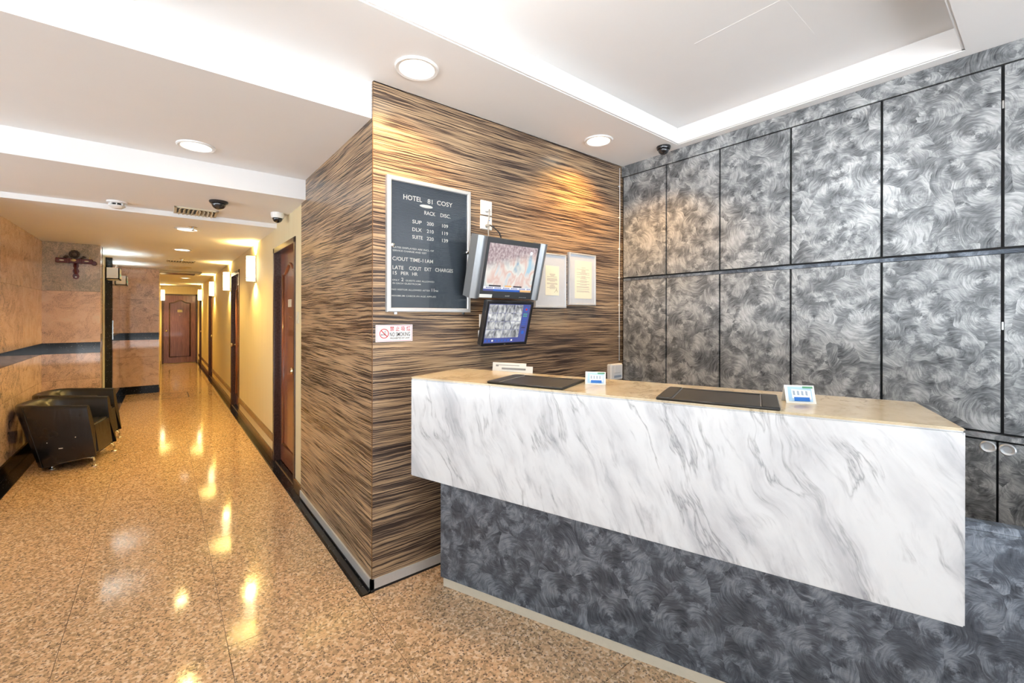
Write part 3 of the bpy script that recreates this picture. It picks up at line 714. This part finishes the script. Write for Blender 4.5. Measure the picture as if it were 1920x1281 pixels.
bm = BM(); tube(bm, [(1.548, YF - 0.047, 1.966), (1.570, YF - 0.060, 1.952), (1.605, YF - 0.065, 1.925), (1.63, YF - .06, 1.88), (1.64, YF - .05, 1.80)], 0.0045, 8)
cord2 = O('antenna_cable', bm, 'black_plastic', smooth=True)

# ---- television
tv = E_('television', (1.6014, 2.03, 1.6935), (R(15.1), 0, 0), 'silver sided television tilted down on the wood wall', 'television')
w, h = 0.2593, 0.1767
B('body', (-w + .01, -0.005, -h + .004), (w - .01, 0.070, h - .004), 'black_plastic', tv, 0.012)
simple('bezel_grey', (0.05, 0.052, 0.056), 0.3)
B('bezel', (-w + .062, -0.016, -h), (w - .052, -0.002, h), 'bezel_grey', tv, 0.003)
for a, b in ((-w, -w + 0.066), (w - 0.056, w)):
    bm = BM(); n = 10; poly = []
    for k in range(n + 1):
        u = k / n; poly.append((a + (b - a) * u, -0.020 - 0.016 * math.sin(math.pi * u)))
    va = [bm.verts.new((x, y, -h)) for x, y in poly] + [bm.verts.new((b, 0.05, -h)), bm.verts.new((a, 0.05, -h))]
    vb = [bm.verts.new((x, y, h)) for x, y in poly] + [bm.verts.new((b, 0.05, h)), bm.verts.new((a, 0.05, h))]
    m_ = len(va)
    bm.faces.new(va[::-1]); bm.faces.new(vb)
    for k in range(m_): bm.faces.new((va[k], va[(k + 1) % m_], vb[(k + 1) % m_], vb[k]))
    O('speaker', bm, 'tv_silver', tv, smooth=35.0, label='silver side speaker')
# broadcast picture: blurred players and crowd
t = NT('broadcast_picture'); p = t.obj()
n1 = t.noise(t.vmath('MULTIPLY', p, (11, 1, 7)), 1.0, 2, 0.5, 0.6); n2 = t.noise(t.vmath('MULTIPLY', p, (70, 1, 55)), 1.0, 2)
sx = t.add('ShaderNodeSeparateXYZ'); t.link(p, sx.inputs[0])
top = t.ramp(t.math('ADD', sx.outputs[2], t.math('MULTIPLY', sx.outputs[0], -0.25)), ((0.02, 0.0), (0.08, 1.0)))
c = t.ramp(n1.outputs[0], ((0.28, (0.06, 0.30, 0.55)), (0.38, (0.62, 0.66, 0.66)), (0.47, (0.88, 0.85, 0.78)), (0.54, (0.80, 0.55, 0.48)), (0.60, (0.86, 0.76, 0.70)), (0.70, (0.45, 0.66, 0.78))))
crowd = t.ramp(n2.outputs[0], ((0.3, (0.28, 0.20, 0.22)), (0.5, (0.50, 0.38, 0.39)), (0.7, (0.72, 0.62, 0.61))))
c = t.mix(top, c, crowd); t.out((0.02, 0.02, 0.02), 0.15)
t.link(c, t.b.inputs['Emission Color']); t.b.inputs['Emission Strength'].default_value = 0.75; M['broadcast'] = t.m
def scr(name, x0, z0, x1, z1, mat, parent, y): 
    bm = BM(); bm.faces.new([bm.verts.new(q) for q in ((x0, y, z0), (x1, y, z0), (x1, y, z1), (x0, y, z1))]); return O(name, bm, mat, parent)
emit('screen_white', (0.9, 0.9, 0.95), 0.8); emit('screen_blue', (0.02, 0.12, 0.55), 0.8); emit('screen_navy', (0.10, 0.12, 0.40), 0.6); emit('screen_red', (0.6, 0.03, 0.03), 0.7); emit('screen_green', (0.1, 0.6, 0.35), 0.7); emit('screen_dark', (0.05, 0.05, 0.08), 0.5); emit('screen_orange', (0.85, 0.50, 0.20), 0.8)
sx0, sx1, sz0, sz1 = -w + 0.088, w - 0.070, -h + 0.044, h - 0.033
sc_ = scr('screen', sx0, sz0, sx1, sz1, 'broadcast', tv, -0.0165)
WW = sx1 - sx0
for nm, u0, u1, a, b, m_ in (('ticker', 0.0, 1.0, 0.0, 0.045, 'screen_navy'), ('ticker', 0.0, 1.0, 0.045, 0.095, 'screen_white'), ('ticker', 0.20, 0.74, 0.0, 0.046, 'screen_blue'), ('ticker', 0.76, 1.0, 0.002, 0.046, 'screen_orange'), ('ticker', 0.10, 0.34, 0.098, 0.130, 'screen_dark'), ('ticker', 0.42, 0.56, 0.098, 0.135, 'screen_orange'), ('ticker', 0.60, 0.78, 0.098, 0.130, 'screen_dark')):
    scr(nm, sx0 + WW * u0, sz0 + (sz1 - sz0) * a, sx0 + WW * u1, sz0 + (sz1 - sz0) * b, m_, sc_, -0.0168 - (0.0003 if (u0 > 0) else 0))
bm = BM(); zz = sz0 + (sz1 - sz0) * 0.058
for k in range(34):
    if k % 6: box(bm, (sx0 + WW * (0.02 + k * 0.0285), -0.0176, zz), (sx0 + WW * (0.02 + k * 0.0285 + 0.018), -0.0172, zz + 0.007))
O('ticker_marks', bm, 'screen_navy', sc_)
bm = BM(); lathe(bm, [(0.011, 0), (0.0, 0.0005)], 20, Matrix.Translation((sx1 - 0.045, -0.0168, sz1 - 0.035)) @ Matrix.Rotation(R(90), 4, 'X')); O('channel_badge', bm, 'screen_white', sc_)
B('energy_sticker', (-w + 0.066, -0.0172, -h + 0.004), (-w + 0.158, -0.0158, -h + 0.024), 'paper', tv)
text('brand_lettering', 'SHARP', 0.007, 'letter_white', tv, (0.012, -0.0172, -h + 0.014), 0.034, 'CENTER', depth=0.0)
for k in range(5): B('button', (0.105 + k * 0.012, -0.0175, -h + 0.010), (0.111 + k * 0.012, -0.0158, -h + 0.013), 'alu', tv)
B('mount_arm', (-0.05, 0.06, -0.06), (0.05, 0.125, 0.05), 'black_plastic', tv)

# ---- security monitor
mo = E_('security_monitor', (1.614, 2.06, 1.3729), (R(15.6), 0, R(-0.5)), 'small black security monitor showing a grid of camera views', 'monitor')
w, h = 0.174, 0.1365
B('body', (-w, -0.008, -h), (w, 0.030, h), 'black_plastic', mo, 0.006)
B('back_cover', (-w * .6, 0.03, -h * .6), (w * .6, 0.055, h * .6), 'black_plastic', mo, 0.006)
bm = BM(); b_ = 0.017; ring(bm, -w, w, -h, h, b_, -0.014, -0.006, 0.002)
O('bezel', bm, 'black_plastic', mo)
ms = scr('screen', -w + b_, -h + b_, w - b_, h - b_, 'screen_navy', mo, -0.0085)
gx0, gx1, gz0, gz1 = -w + b_ + .003, w - b_ - 0.058, -h + b_ + 0.030, h - b_ - .003
for i in range(4):
    for j in range(4):
        t = NT('camera_view_%d%d' % (i, j)); p = t.obj(); random.seed(i * 7 + j)
        n = t.noise(t.vmath('ADD', t.vmath('MULTIPLY', p, (34, 1, 22)), (i * 5.3, 0, j * 3.1)), 1.0, 2, 0.5, 0.6)
        k = random.uniform(0.8, 1.15)
        c = t.ramp(n.outputs[0], ((0.30, (0.10 * k, 0.10 * k, 0.11 * k)), (0.48, (0.42 * k, 0.43 * k, 0.45 * k)), (0.66, (0.80 * k, 0.80 * k, 0.78 * k))))
        t.out((0.02, 0.02, 0.02), 0.2); t.link(c, t.b.inputs['Emission Color']); t.b.inputs['Emission Strength'].default_value = 0.75
        M['cv'] = t.m
        ux, uz = (gx1 - gx0) / 4, (gz1 - gz0) / 4
        scr('camera_view', gx0 + ux * i + .0008, gz0 + uz * j + .0008, gx0 + ux * (i + 1) - .0008, gz0 + uz * (j + 1) - .0008, 'cv', ms, -0.009)
bx = gx1 + 0.012
for k in range(6):
    for j in range(3): scr('icon', bx + j * 0.011, 0.055 - k * 0.013, bx + j * 0.011 + 0.007, 0.062 - k * 0.013, 'screen_green' if k < 2 else 'screen_blue', ms, -0.009)
scr('icon', bx, -0.030, bx + 0.030, -0.025, 'screen_dark', ms, -0.009)
for zz, rr, m_ in ((0.088, 0.015, 'screen_blue'), (0.088, 0.008, 'screen_red'), (-0.058, 0.012, 'screen_blue')):
    bm = BM(); lathe(bm, [(rr, 0), (0, 0.0003)], 18, Matrix.Translation((bx + 0.016, -0.0092 - 0.0004 * (rr < .01), zz)) @ Matrix.Rotation(R(90), 4, 'X')); O('icon', bm, m_, ms)
for k in range(9): scr('icon', gx0 + 0.006 + k * 0.024, -h + b_ + 0.009, gx0 + 0.018 + k * 0.024, -h + b_ + 0.019, 'screen_white' if k in (2, 8) else 'screen_blue', ms, -0.009)
text('brand_lettering', 'acer', 0.006, 'letter_white', mo, (0.0, -0.0146, -h + 0.007), None, 'CENTER', depth=0.0)
B('mount_arm', (-0.03, 0.05, -0.03), (0.03, 0.11, 0.03), 'black_plastic', mo)

# ---- white intercom box and cable in the corner
ib = E_('wall_intercom', (2.783, YF, 0.915), label='white plastic intercom box on the wood wall beside the grey doors', cat='intercom')
B('housing', (-0.078, -0.045, 0), (0.072, 0, 0.125), 'white_plastic', ib, 0.008)
B('cover', (-0.036, -0.050, 0.055), (0.036, -0.044, 0.120), 'white_plastic', ib, 0.004); B('label_strip', (-0.04, -0.0458, 0.018), (0.05, -0.0448, 0.036), 'print_grey', ib)
bm = BM(); tube(bm, [(2.852, YF - 0.010, 2.60), (2.855, YF - 0.010, 2.2), (2.848, YF - 0.010, 1.8), (2.850, YF - 0.010, 1.4), (2.851, YF - .010, 1.06)], 0.0035, 6)
cb2 = O('corner_cable', bm, 'white_plastic', smooth=True, label='thin white cable clipped down the corner beside the grey doors', cat='cable')
for z in (2.45, 2.2, 1.95, 1.72, 1.5, 1.25): B('clip', (2.846, YF - 0.014, z), (2.858, YF, z + 0.008), 'white_plastic', cb2)

# =================================================================== CEILING FITTINGS
def light(name, typ, loc, col, power, parent=None, size=0.1, spot=None, blend=0.5, rot=(0, 0, 0)):
    d = bpy.data.lights.new(name, typ); d.color = col; d.energy = power
    if typ == 'SPOT': d.spot_size = R(spot); d.spot_blend = blend; d.shadow_soft_size = size
    elif typ == 'POINT': d.shadow_soft_size = size
    o = bpy.data.objects.new(name, d); COL.objects.link(o); o.parent = parent; o.location = loc; o.rotation_euler = rot
    return o
def downlight(x, y, z, label, power, r=0.095, col=WARM, spot=135, grp='round ceiling downlights'):
    d = E_('downlight', (x, y, z), label=label, cat='ceiling light', group=grp)
    bm = BM(); lathe(bm, [(r, 0.0), (r, -0.006), (r - 0.006, -0.010), (r - 0.020, -0.008), (r - 0.024, -0.001)], 36); O('trim_ring', bm, 'white_plastic', d, smooth=40.0)
    bm = BM(); lathe(bm, [(r - 0.020, -0.0015), (r - 0.05, -0.004), (0.0, -0.005)], 32); O('lens', bm, 'lens_warm', d, smooth=True)
    light('lamp', 'SPOT', (0, 0, -0.014), col, power, d, 0.05, spot, 0.7)
    return d
downlight(0.962, 1.940, ZS, 'large round downlight above the wood wall corner', P_MAIN, 0.105)
downlight(2.328, 1.957, ZS, 'round downlight above the framed notices', 62, 0.098, (1, .52, .10))
downlight(0.157, 3.232, ZB1, 'round downlight in the stepped ceiling ahead of the corridor', 14, 0.098, (1, .80, .55))
downlight(0.186, 5.264, ZB3, 'first round downlight inside the corridor', P_COR, 0.10, WARM2)
downlight(0.196, 6.960, ZB3, 'second round downlight inside the corridor', P_COR, 0.10, WARM2)
downlight(0.40, 12.3, ZB3, 'far downlight near the corridor end', P_COR, 0.10, WARM2)
# opal globe lamp hanging from the recessed lobby ceiling, just above the frame
pl = E_('globe_lamp', (0.60, 1.02, ZT), label='bright opal globe lamp under the recessed lobby ceiling', cat='ceiling light')
bm = BM(); lathe(bm, [(0.05, 0), (0.05, -0.02), (0.012, -0.03), (0.012, -0.10)], 20); O('stem', bm, 'white_plastic', pl, smooth=40.0)
bm = BM(); lathe(bm, [(0.09 * math.sin(math.pi * k / 14), -0.18 + 0.09 * math.cos(math.pi * k / 14)) for k in range(15)], 28); O('globe', bm, 'panel_lamp', pl, smooth=True)

def dome_camera(x, y, z, r, body, label, tall=0.03):
    d = E_('dome_camera', (x, y, z), label=label, cat='security camera', group='ceiling dome cameras')
    bm = BM(); lathe(bm, [(r * 1.05, 0), (r * 1.08, -tall * .4), (r * 0.96, -tall), (r * 0.80, -tall)], 28); O('housing', bm, body, d, smooth=40.0)
    bm = BM(); n = 9; lathe(bm, [(r * 0.82 * math.cos(k * math.pi / 2 / n), -tall - r * 0.80 * math.sin(k * math.pi / 2 / n)) for k in range(n)] + [(0.0, -tall - r * .80)], 28); O('dome', bm, 'smoke_dome', d, smooth=True)
    return d
dome_camera(0.334, 3.994, ZB2, 0.058, 'black_plastic', 'black dome camera on the ceiling beside the air vent', 0.018)
dome_camera(0.762, 4.138, ZB2, 0.048, 'white_plastic', 'white based dome camera by the corridor wall', 0.045)
dc = dome_camera(2.772, 1.738, ZS, 0.046, 'smoke_dome', 'small dark dome camera on the ceiling above the grey doors', 0.020)
sd = E_('smoke_detector', (-0.272, 4.50, ZB2), label='white smoke detector on the ceiling before the corridor', cat='smoke detector')
bm = BM(); lathe(bm, [(0.062, 0), (0.062, -0.012), (0.050, -0.016)], 28); O('base', bm, 'white_plastic', sd, smooth=40.0)
bm = BM(); lathe(bm, [(0.046, -0.030), (0.050, -0.036), (0.030, -0.052), (0.0, -0.054)], 28); O('cap', bm, 'white_plastic', sd, smooth=40.0)
for k in range(8):
    a = k * math.pi / 4; bm = BM(); box(bm, (-0.003, 0.038, -0.034), (0.003, 0.050, -0.014)); O('rib', bm, 'white_plastic', sd, rot=(0, 0, a))
bm = BM(); lathe(bm, [(0.034, -0.014), (0.034, -0.034)], 20); O('chamber', bm, 'black_plastic', sd)
def vent(x0, x1, y0, y1, z, label, mat='beige_plastic', n=9):
    v = E_('air_vent', ((x0 + x1) / 2, (y0 + y1) / 2, z), label=label, cat='air vent', group='ceiling air vents')
    w, d = (x1 - x0) / 2, (y1 - y0) / 2; bm = BM(); t = 0.022
    for lo, hi in (((-w, -d), (-w + t, d)), ((w - t, -d), (w, d)), ((-w, -d), (w, -d + t)), ((-w, d - t), (w, d))): box(bm, (lo[0], lo[1], -0.012), (hi[0], hi[1], 0), 0.003)
    O('frame', bm, mat, v); B('duct_backing', (-w + t, -d + t, -0.002), (w - t, d - t, 0), 'dark_gap', v)
    for k in range(n):
        x = -w + t + (2 * w - 2 * t) * (k + 0.5) / n; sgn = -1 if k < n / 2 else 1
        bm = BM(); hexa(bm, [(x - .004, -d + t, -0.022), (x, -d + t, -0.022), (x, d - t, -0.022), (x - .004, d - t, -0.022), (x - .004 - sgn * .016, -d + t, -0.002), (x - sgn * .016, -d + t, -0.002), (x - sgn * .016, d - t, -0.002), (x - .004 - sgn * .016, d - t, -0.002)])
        O('slat', bm, mat, v)
vent(0.070, 0.368, 4.37, 4.64, ZB2, 'beige slatted air vent beside the black dome camera')
vent(0.05, 0.40, 8.35, 8.62, ZB3, 'slatted air vent above the corridor past the second downlight', n=9)
rd = E_('round_diffuser', (0.21, 9.55, ZB3), label='round ceiling air diffuser deep in the corridor', cat='air vent')
bm = BM(); lathe(bm, [(0.15, 0), (0.15, -0.01), (0.11, -0.03), (0.0, -0.035)], 28); O('cone', bm, 'beige_plastic', rd, smooth=40.0)
bm = BM(); lathe(bm, [(0.20, 0), (0.20, -0.006), (0.165, -0.012)], 28); O('rim', bm, 'beige_plastic', rd)
ac = E_('ceiling_air_conditioner', (0.20, 10.7, ZB3), label='flush ceiling air conditioner cassette in the corridor', cat='air conditioner')
B('cassette', (-0.40, -0.32, -0.035), (0.40, 0.32, 0), 'beige_plastic', ac, 0.01); B('grille', (-0.30, -0.20, -0.040), (0.30, 0.20, -0.034), 'frame_wood', ac)
for s in (-1, 1): B('flap', (s * .35 - .03, -0.22, -0.042), (s * .35 + .03, 0.22, -0.034), 'beige_plastic', ac)
for k, (x, y, lab) in enumerate(((0.225, 5.10, 'sprinkler head beside the first corridor downlight'), (0.23, 8.1, 'sprinkler head before the second air vent'))):
    s_ = E_('sprinkler_head', (x, y, ZB3), label=lab, cat='sprinkler', group='ceiling sprinkler heads')
    bm = BM(); lathe(bm, [(0.035, 0), (0.035, -0.004), (0.010, -0.008), (0.008, -0.030)], 18); O('escutcheon', bm, 'chrome', s_, smooth=40.0)
    bm = BM(); lathe(bm, [(0.022, -0.032), (0.022, -0.034), (0.0, -0.035)], 18); O('deflector', bm, 'chrome', s_)

# =================================================================== WALL SCONCES
def sconce(x, y, rotz, label):
    """local: mounted on wall plane y=0, projecting to -y"""
    s = E_('wall_sconce', (x, y, 1.80), (0, 0, rotz), label=label, cat='wall lamp', group='corridor wall sconces')
    B('back_plate', (-0.055, -0.012, 0.0), (0.055, 0, 0.31), 'steel', s, 0.002)
    bm = BM(); n = 12; prof = [(0.050 * math.cos(math.pi * k / n), -0.012 - 0.085 * math.sin(math.pi * k / n)) for k in range(n + 1)]
    for z0, z1 in ((0.012, 0.298),):
        a = [bm.verts.new((px, py, z0)) for px, py in prof]; b = [bm.verts.new((px, py, z1)) for px, py in prof]
        for k in range(n): bm.faces.new((a[k], a[k + 1], b[k + 1], b[k]))
        bm.faces.new(a[::-1]); bm.faces.new(b)
    O('glass_shade', bm, 'sconce_glass', s, smooth=60.0)
    for z in (0.018, 0.040, 0.262, 0.284):
        bm = BM(); pr = [(0.054 * math.cos(math.pi * k / n), -0.010 - 0.090 * math.sin(math.pi * k / n)) for k in range(n + 1)]
        pi_ = [(px * .9, -0.010 + (py + .010) * .93) for px, py in pr]
        A = [[bm.verts.new((px, py, zz)) for px, py in q] for q in (pr, pi_) for zz in (z, z + 0.008)]
        for k in range(n):
            bm.faces.new((A[0][k], A[0][k + 1], A[1][k + 1], A[1][k])); bm.faces.new((A[1][k], A[1][k + 1], A[3][k + 1], A[3][k])); bm.faces.new((A[2][k], A[2][k + 1], A[0][k + 1], A[0][k]))
        O('metal_band', bm, 'steel', s, smooth=60.0)
    light('uplight', 'SPOT', (0, -0.045, 0.315), WARM2, 42, s, 0.03, 150, 0.6, (R(180), 0, 0)); light('downlight', 'SPOT', (0, -0.045, -0.004), WARM2, 42, s, 0.03, 150, 0.6)
    return s
sconce(XC, 5.85, R(-90), 'first wall sconce in the corridor just past the nearest door')
sconce(XC, 8.30, R(-90), 'second wall sconce beside the second corridor door')
sconce(XC, 10.95, R(-90), 'third wall sconce between the second and third corridor doors')
sconce(XC, 14.60, R(-90), 'last wall sconce on the door side of the corridor')
sconce(XP2, 15.4, R(90), 'wall sconce on the left side beside the end door')

# =================================================================== LIFT LOBBY LIGHT BOXES
def light_box(y, label):
    b = E_('light_box', (XLW, y, 1.885), label=label, cat='wall lamp', group='white light boxes at the lifts')
    bm = BM()
    for lo, hi in (((0, 0, 0), (0.135, 0.35, 0.012)), ((0, 0, 0), (0.135, 0.012, 0.15)), ((0, 0.338, 0), (0.135, 0.35, 0.15)), ((0.123, 0, 0), (0.135, 0.35, 0.15)), ((0, 0, 0), (0.010, 0.35, 0.15))): box(bm, lo, hi)
    O('trough', bm, 'white_plastic', b)
    bm = BM(); tube(bm, [(0.068, 0.03, 0.12), (0.068, 0.32, 0.12)], 0.013, 10); O('tube_lamp', bm, 'tube_cool', b, smooth=True)
    B('signal_strip', (0.1352, 0.10, 0.05), (0.1365, 0.24, 0.075), 'screen_green', b)
light_box(7.74, 'nearer white light box sticking out beside the lift jamb')
light_box(9.24, 'farther white light box on the lift wall')

# ---- lift landing glass/call panel strip
cp = E_('call_panel', (XLW + 0.010, 8.68, 1.05), label='slim steel lift call panel beside the black granite jamb', cat='call panel')
B('plate', (0.0, -0.02, 0), (0.006, 0.02, 0.28), 'steel', cp); 
for z in (0.10, 0.17):
    bm = BM(); lathe(bm, [(0.012, 0), (0.012, 0.004), (0, 0.005)], 14, Matrix.Translation((0.006, 0, z)) @ Matrix.Rotation(R(90), 4, 'Y')); O('button', bm, 'white_plastic', cp)

# ---- switch by the nearest corridor door
sw = E_('wall_switch', (XC, 3.80, 1.35), label='small white switch plate between the nearest door and the wood wall', cat='switch')
B('plate', (-0.010, -0.035, 0), (0, 0.035, 0.095), 'beige_plastic', sw, 0.002); B('rocker', (-0.013, -0.012, 0.03), (-0.009, 0.012, 0.065), 'beige_plastic', sw)

# =================================================================== WALL ORNAMENT ON THE PIER
orn = E_('wall_ornament', (-0.795, YP1, 2.04), label='dark red carved wooden ornament hanging high on the granite pier', cat='ornament')
bm = BM(); box(bm, (-0.155, -0.055, -0.028), (0.155, -0.002, 0.026), 0.006); O('crossbar', bm, 'rosewood', orn)
for s in (-1, 1):
    B('collar', (s * 0.050 - 0.011, -0.060, -0.032), (s * 0.050 + 0.011, 0, 0.030), 'rosewood', orn, 0.003)
    bm = BM(); lathe(bm, [(0.020, 0), (0.020, 0.003), (0, 0.004)], 18, Matrix.Translation((s * 0.103, -0.055, 0)) @ Matrix.Diagonal((1, 1, 0.30, 1)) @ Matrix.Rotation(R(90), 4, 'X')); O('oval_inlay', bm, 'cream_paper', orn)
    bm = BM(); lathe(bm, [(0.004, 0.026), (0.003, 0.05), (0.0, 0.062)], 8, Matrix.Translation((s * 0.128, -0.03, 0))); O('candle', bm, 'gold', orn)
    bm = BM()
    for k in range(5): bmesh.ops.create_icosphere(bm, subdivisions=1, radius=0.014, matrix=Matrix.Translation((s * 0.072 + 0.012 * math.cos(k * 1.3), -0.03, 0.044 + 0.010 * math.sin(k * 1.9))) @ Matrix.Diagonal((1.2, .7, .6, 1)))
    tube(bm, [(s * .072, -.03, .024), (s * .070, -.03, .045)], 0.003, 6); O('small_carving', bm, 'dark_carving', orn)
bm = BM(); lathe(bm, [(0.026, 0), (0.026, 0.05), (0.022, 0.056), (0, 0.056)], 16, Matrix.Translation((0.165, 0, -0.018)) @ Matrix.Rotation(R(90), 4, 'X')); O('end_knob', bm, 'rosewood', orn, smooth=40.0)
bm = BM(); lathe(bm, [(0.044, 0), (0.046, 0.010), (0.036, 0.016), (0.024, 0.012), (0.020, 0.018), (0.0, 0.020)], 24, Matrix.Translation((-0.002, -0.02, 0.078)) @ Matrix.Rotation(R(90), 4, 'X'))
for k in range(12):
    a = k * math.pi / 6; bmesh.ops.create_icosphere(bm, subdivisions=1, radius=0.009, matrix=Matrix.Translation((-0.002 + 0.041 * math.cos(a), -0.032, 0.078 + 0.041 * math.sin(a))))
O('round_carving', bm, 'dark_carving', orn)
bm = BM(); lathe(bm, [(0.020, 0), (0.018, 0.006), (0.008, 0.010), (0, 0.010)], 20, Matrix.Translation((-0.006, -0.052, 0.006)) @ Matrix.Diagonal((1.2, 1, 0.8, 1)) @ Matrix.Rotation(R(90), 4, 'X')); O('gold_medallion', bm, 'gold', orn)
prof = [(0.020, -0.02), (0.024, -0.06), (0.016, -0.085), (0.028, -0.115), (0.019, -0.145), (0.029, -0.175), (0.022, -0.20), (0.0, -0.212)]
poly = [(-x, z) for x, z in prof] + [(x, z) for x, z in prof[-2::-1]]
bm = BM(); prism(bm, [(x + 0.010, z) for x, z in poly], -0.022, -0.002); O('pendant_board', bm, 'rosewood', orn)
bm = BM(); tube(bm, [(0.006, -0.026, -0.03), (0.004, -0.034, -0.09), (0.010, -0.032, -0.15)], 0.010, 8); O('pendant_roll', bm, 'rosewood', orn, smooth=True)
bm = BM(); lathe(bm, [(0.010, 0), (0.006, 0.005), (0, 0.006)], 14, Matrix.Translation((0.010, -0.022, -0.185)) @ Matrix.Rotation(R(90), 4, 'X')); O('boss', bm, 'alu', orn)

# =================================================================== ARMCHAIRS
def chair_path(t, inset, n=34):
    """U shaped plan at relative height t (0 bottom, 1 top); +x is the open front"""
    w = 0.285 - inset - 0.012 * (1 - t); xf = 0.275 - 0.065 * t; xb = -0.165 - 0.175 * t + inset * 1.15
    xc = xf - 0.22; pts = []
    for k in range(6): pts.append((xf + (xc - xf) * k / 6, -w))
    for k in range(n + 1):
        a = -math.pi / 2 + math.pi * k / n; e = 0.62
        c, s = math.cos(a), math.sin(a)
        pts.append((xc - (xc - xb) * (abs(c) ** e), w * math.copysign(abs(s) ** e, s)))
    for k in range(6): pts.append((xc + (xf - xc) * (k + 1) / 6, w))
    return pts
def armchair(loc, rotz, label):
    ch = E_('armchair', loc, (0, 0, rotz), label, 'armchair', 'black leather tub chairs against the granite wall')
    zb, zt_ = 0.016, 0.602
    prof = [(0.0, 0.010), (0.02, 0.0), (0.35, 0.0), (0.70, 0.0), (0.93, 0.0), (0.975, 0.006), (0.995, 0.016), (1.0, 0.030), (0.995, 0.046), (0.975, 0.058), (0.93, 0.066), (0.80, 0.078), (0.5, 0.092)]
    bm = BM(); rings = []
    for t, ins in prof:
        path = chair_path(t, ins); m = len(path); ring = []
        for k, (x, y) in enumerate(path):
            back = 1 - abs(2 * k / (m - 1) - 1)
            z = zb + (zt_ - zb) * t + 0.030 * t * (min(1, back * 2.2) - 0.9) + (1 - t) * 0.080 * max(0.0, min(1.0, (x + 0.16) / 0.43))
            ring.append(bm.verts.new((x, y, z)))
        rings.append(ring)
    for a, b in zip(rings, rings[1:]):
        for k in range(len(a) - 1): bm.faces.new((a[k], a[k + 1], b[k + 1], b[k]))
    for e in (0, -1): bm.faces.new([r[e] for r in rings])
    O('shell', bm, 'leather', ch, smooth=50.0)
    bm = BM(); zs0, zs1 = 0.060, 0.385; w = 0.196
    hexa(bm, [(-0.10, -w + .04, zs0), (0.268, -w, zs0 + .043), (0.268, w, zs0 + .043), (-0.10, w - .04, zs0), (-0.20, -w, zs1 - .02), (0.236, -w, zs1), (0.236, w, zs1), (-0.20, w, zs1 - .02)])
    bmesh.ops.bevel(bm, geom=list(bm.edges), offset=0.016, segments=3, affect='EDGES'); O('seat', bm, 'leather', ch, smooth=50.0)
    bm = BM(); hexa(bm, [(-0.11, -0.2, 0.045), (0.24, -0.23, 0.085), (0.24, 0.23, 0.085), (-0.11, 0.2, 0.045), (-0.11, -0.2, 0.09), (0.24, -0.23, 0.12), (0.24, 0.23, 0.12), (-0.11, 0.2, 0.09)]); O('underframe', bm, 'dark_gap', ch)
    for s in (-1, 1):                                       # piping seams on the outside of the shell
        pa = []
        for t in (0.02, 0.2, 0.4, 0.6, 0.8, 0.96):
            pth = chair_path(t, -0.001); k = 12 if s < 0 else len(pth) - 13; x, y = pth[k]; pa.append((x, y, zb + (zt_ - zb) * t + 0.014 * t))
        bm = BM(); tube(bm, pa, 0.0028, 6); O('seam', bm, 'leather_flat', ch, smooth=True)
    for sx_ in (1, -1):
        for s in (-1, 1):
            yy = s * 0.252; xo = 0.255 if sx_ > 0 else -0.06
            bm = BM()
            if sx_ > 0:
                tube(bm, [(0.02, yy, 0.066), (0.19, yy, 0.088), (0.228, yy, 0.088), (0.250, yy, 0.078), (0.258, yy, 0.052), (0.258, yy, 0.010)], 0.022, 8, 0.45)
            lathe(bm, [(0.024, 0.0), (0.024, 0.006), (0.014, 0.012), (0.010, 0.022 if sx_ > 0 else 0.045)], 16, Matrix.Translation((0.258 if sx_ > 0 else xo, yy if sx_ > 0 else yy * .7, 0)))
            O('leg', bm, 'chrome', ch, smooth=40.0, label='chrome leg')
    return ch
c1 = armchair((-0.694, 5.925, 0), R(-11.7), 'nearer black leather tub armchair with chrome legs and scuffed side')
for x_, z_, l_ in ((0.02, 0.20, 0.028), (-0.06, 0.26, 0.006), (0.13, 0.29, 0.006)): B('scuff_mark', (x_, -0.2795, z_), (x_ + l_, -0.2785, z_ + 0.006), 'paper', c1)
armchair((-0.690, 6.560, 0), R(-11.7), 'farther black leather tub armchair next to the granite pier')

bpy.context.view_layer.update()
for c in (cord1, cord2):
    c.parent = tv; c.matrix_parent_inverse = tv.matrix_world.inverted()
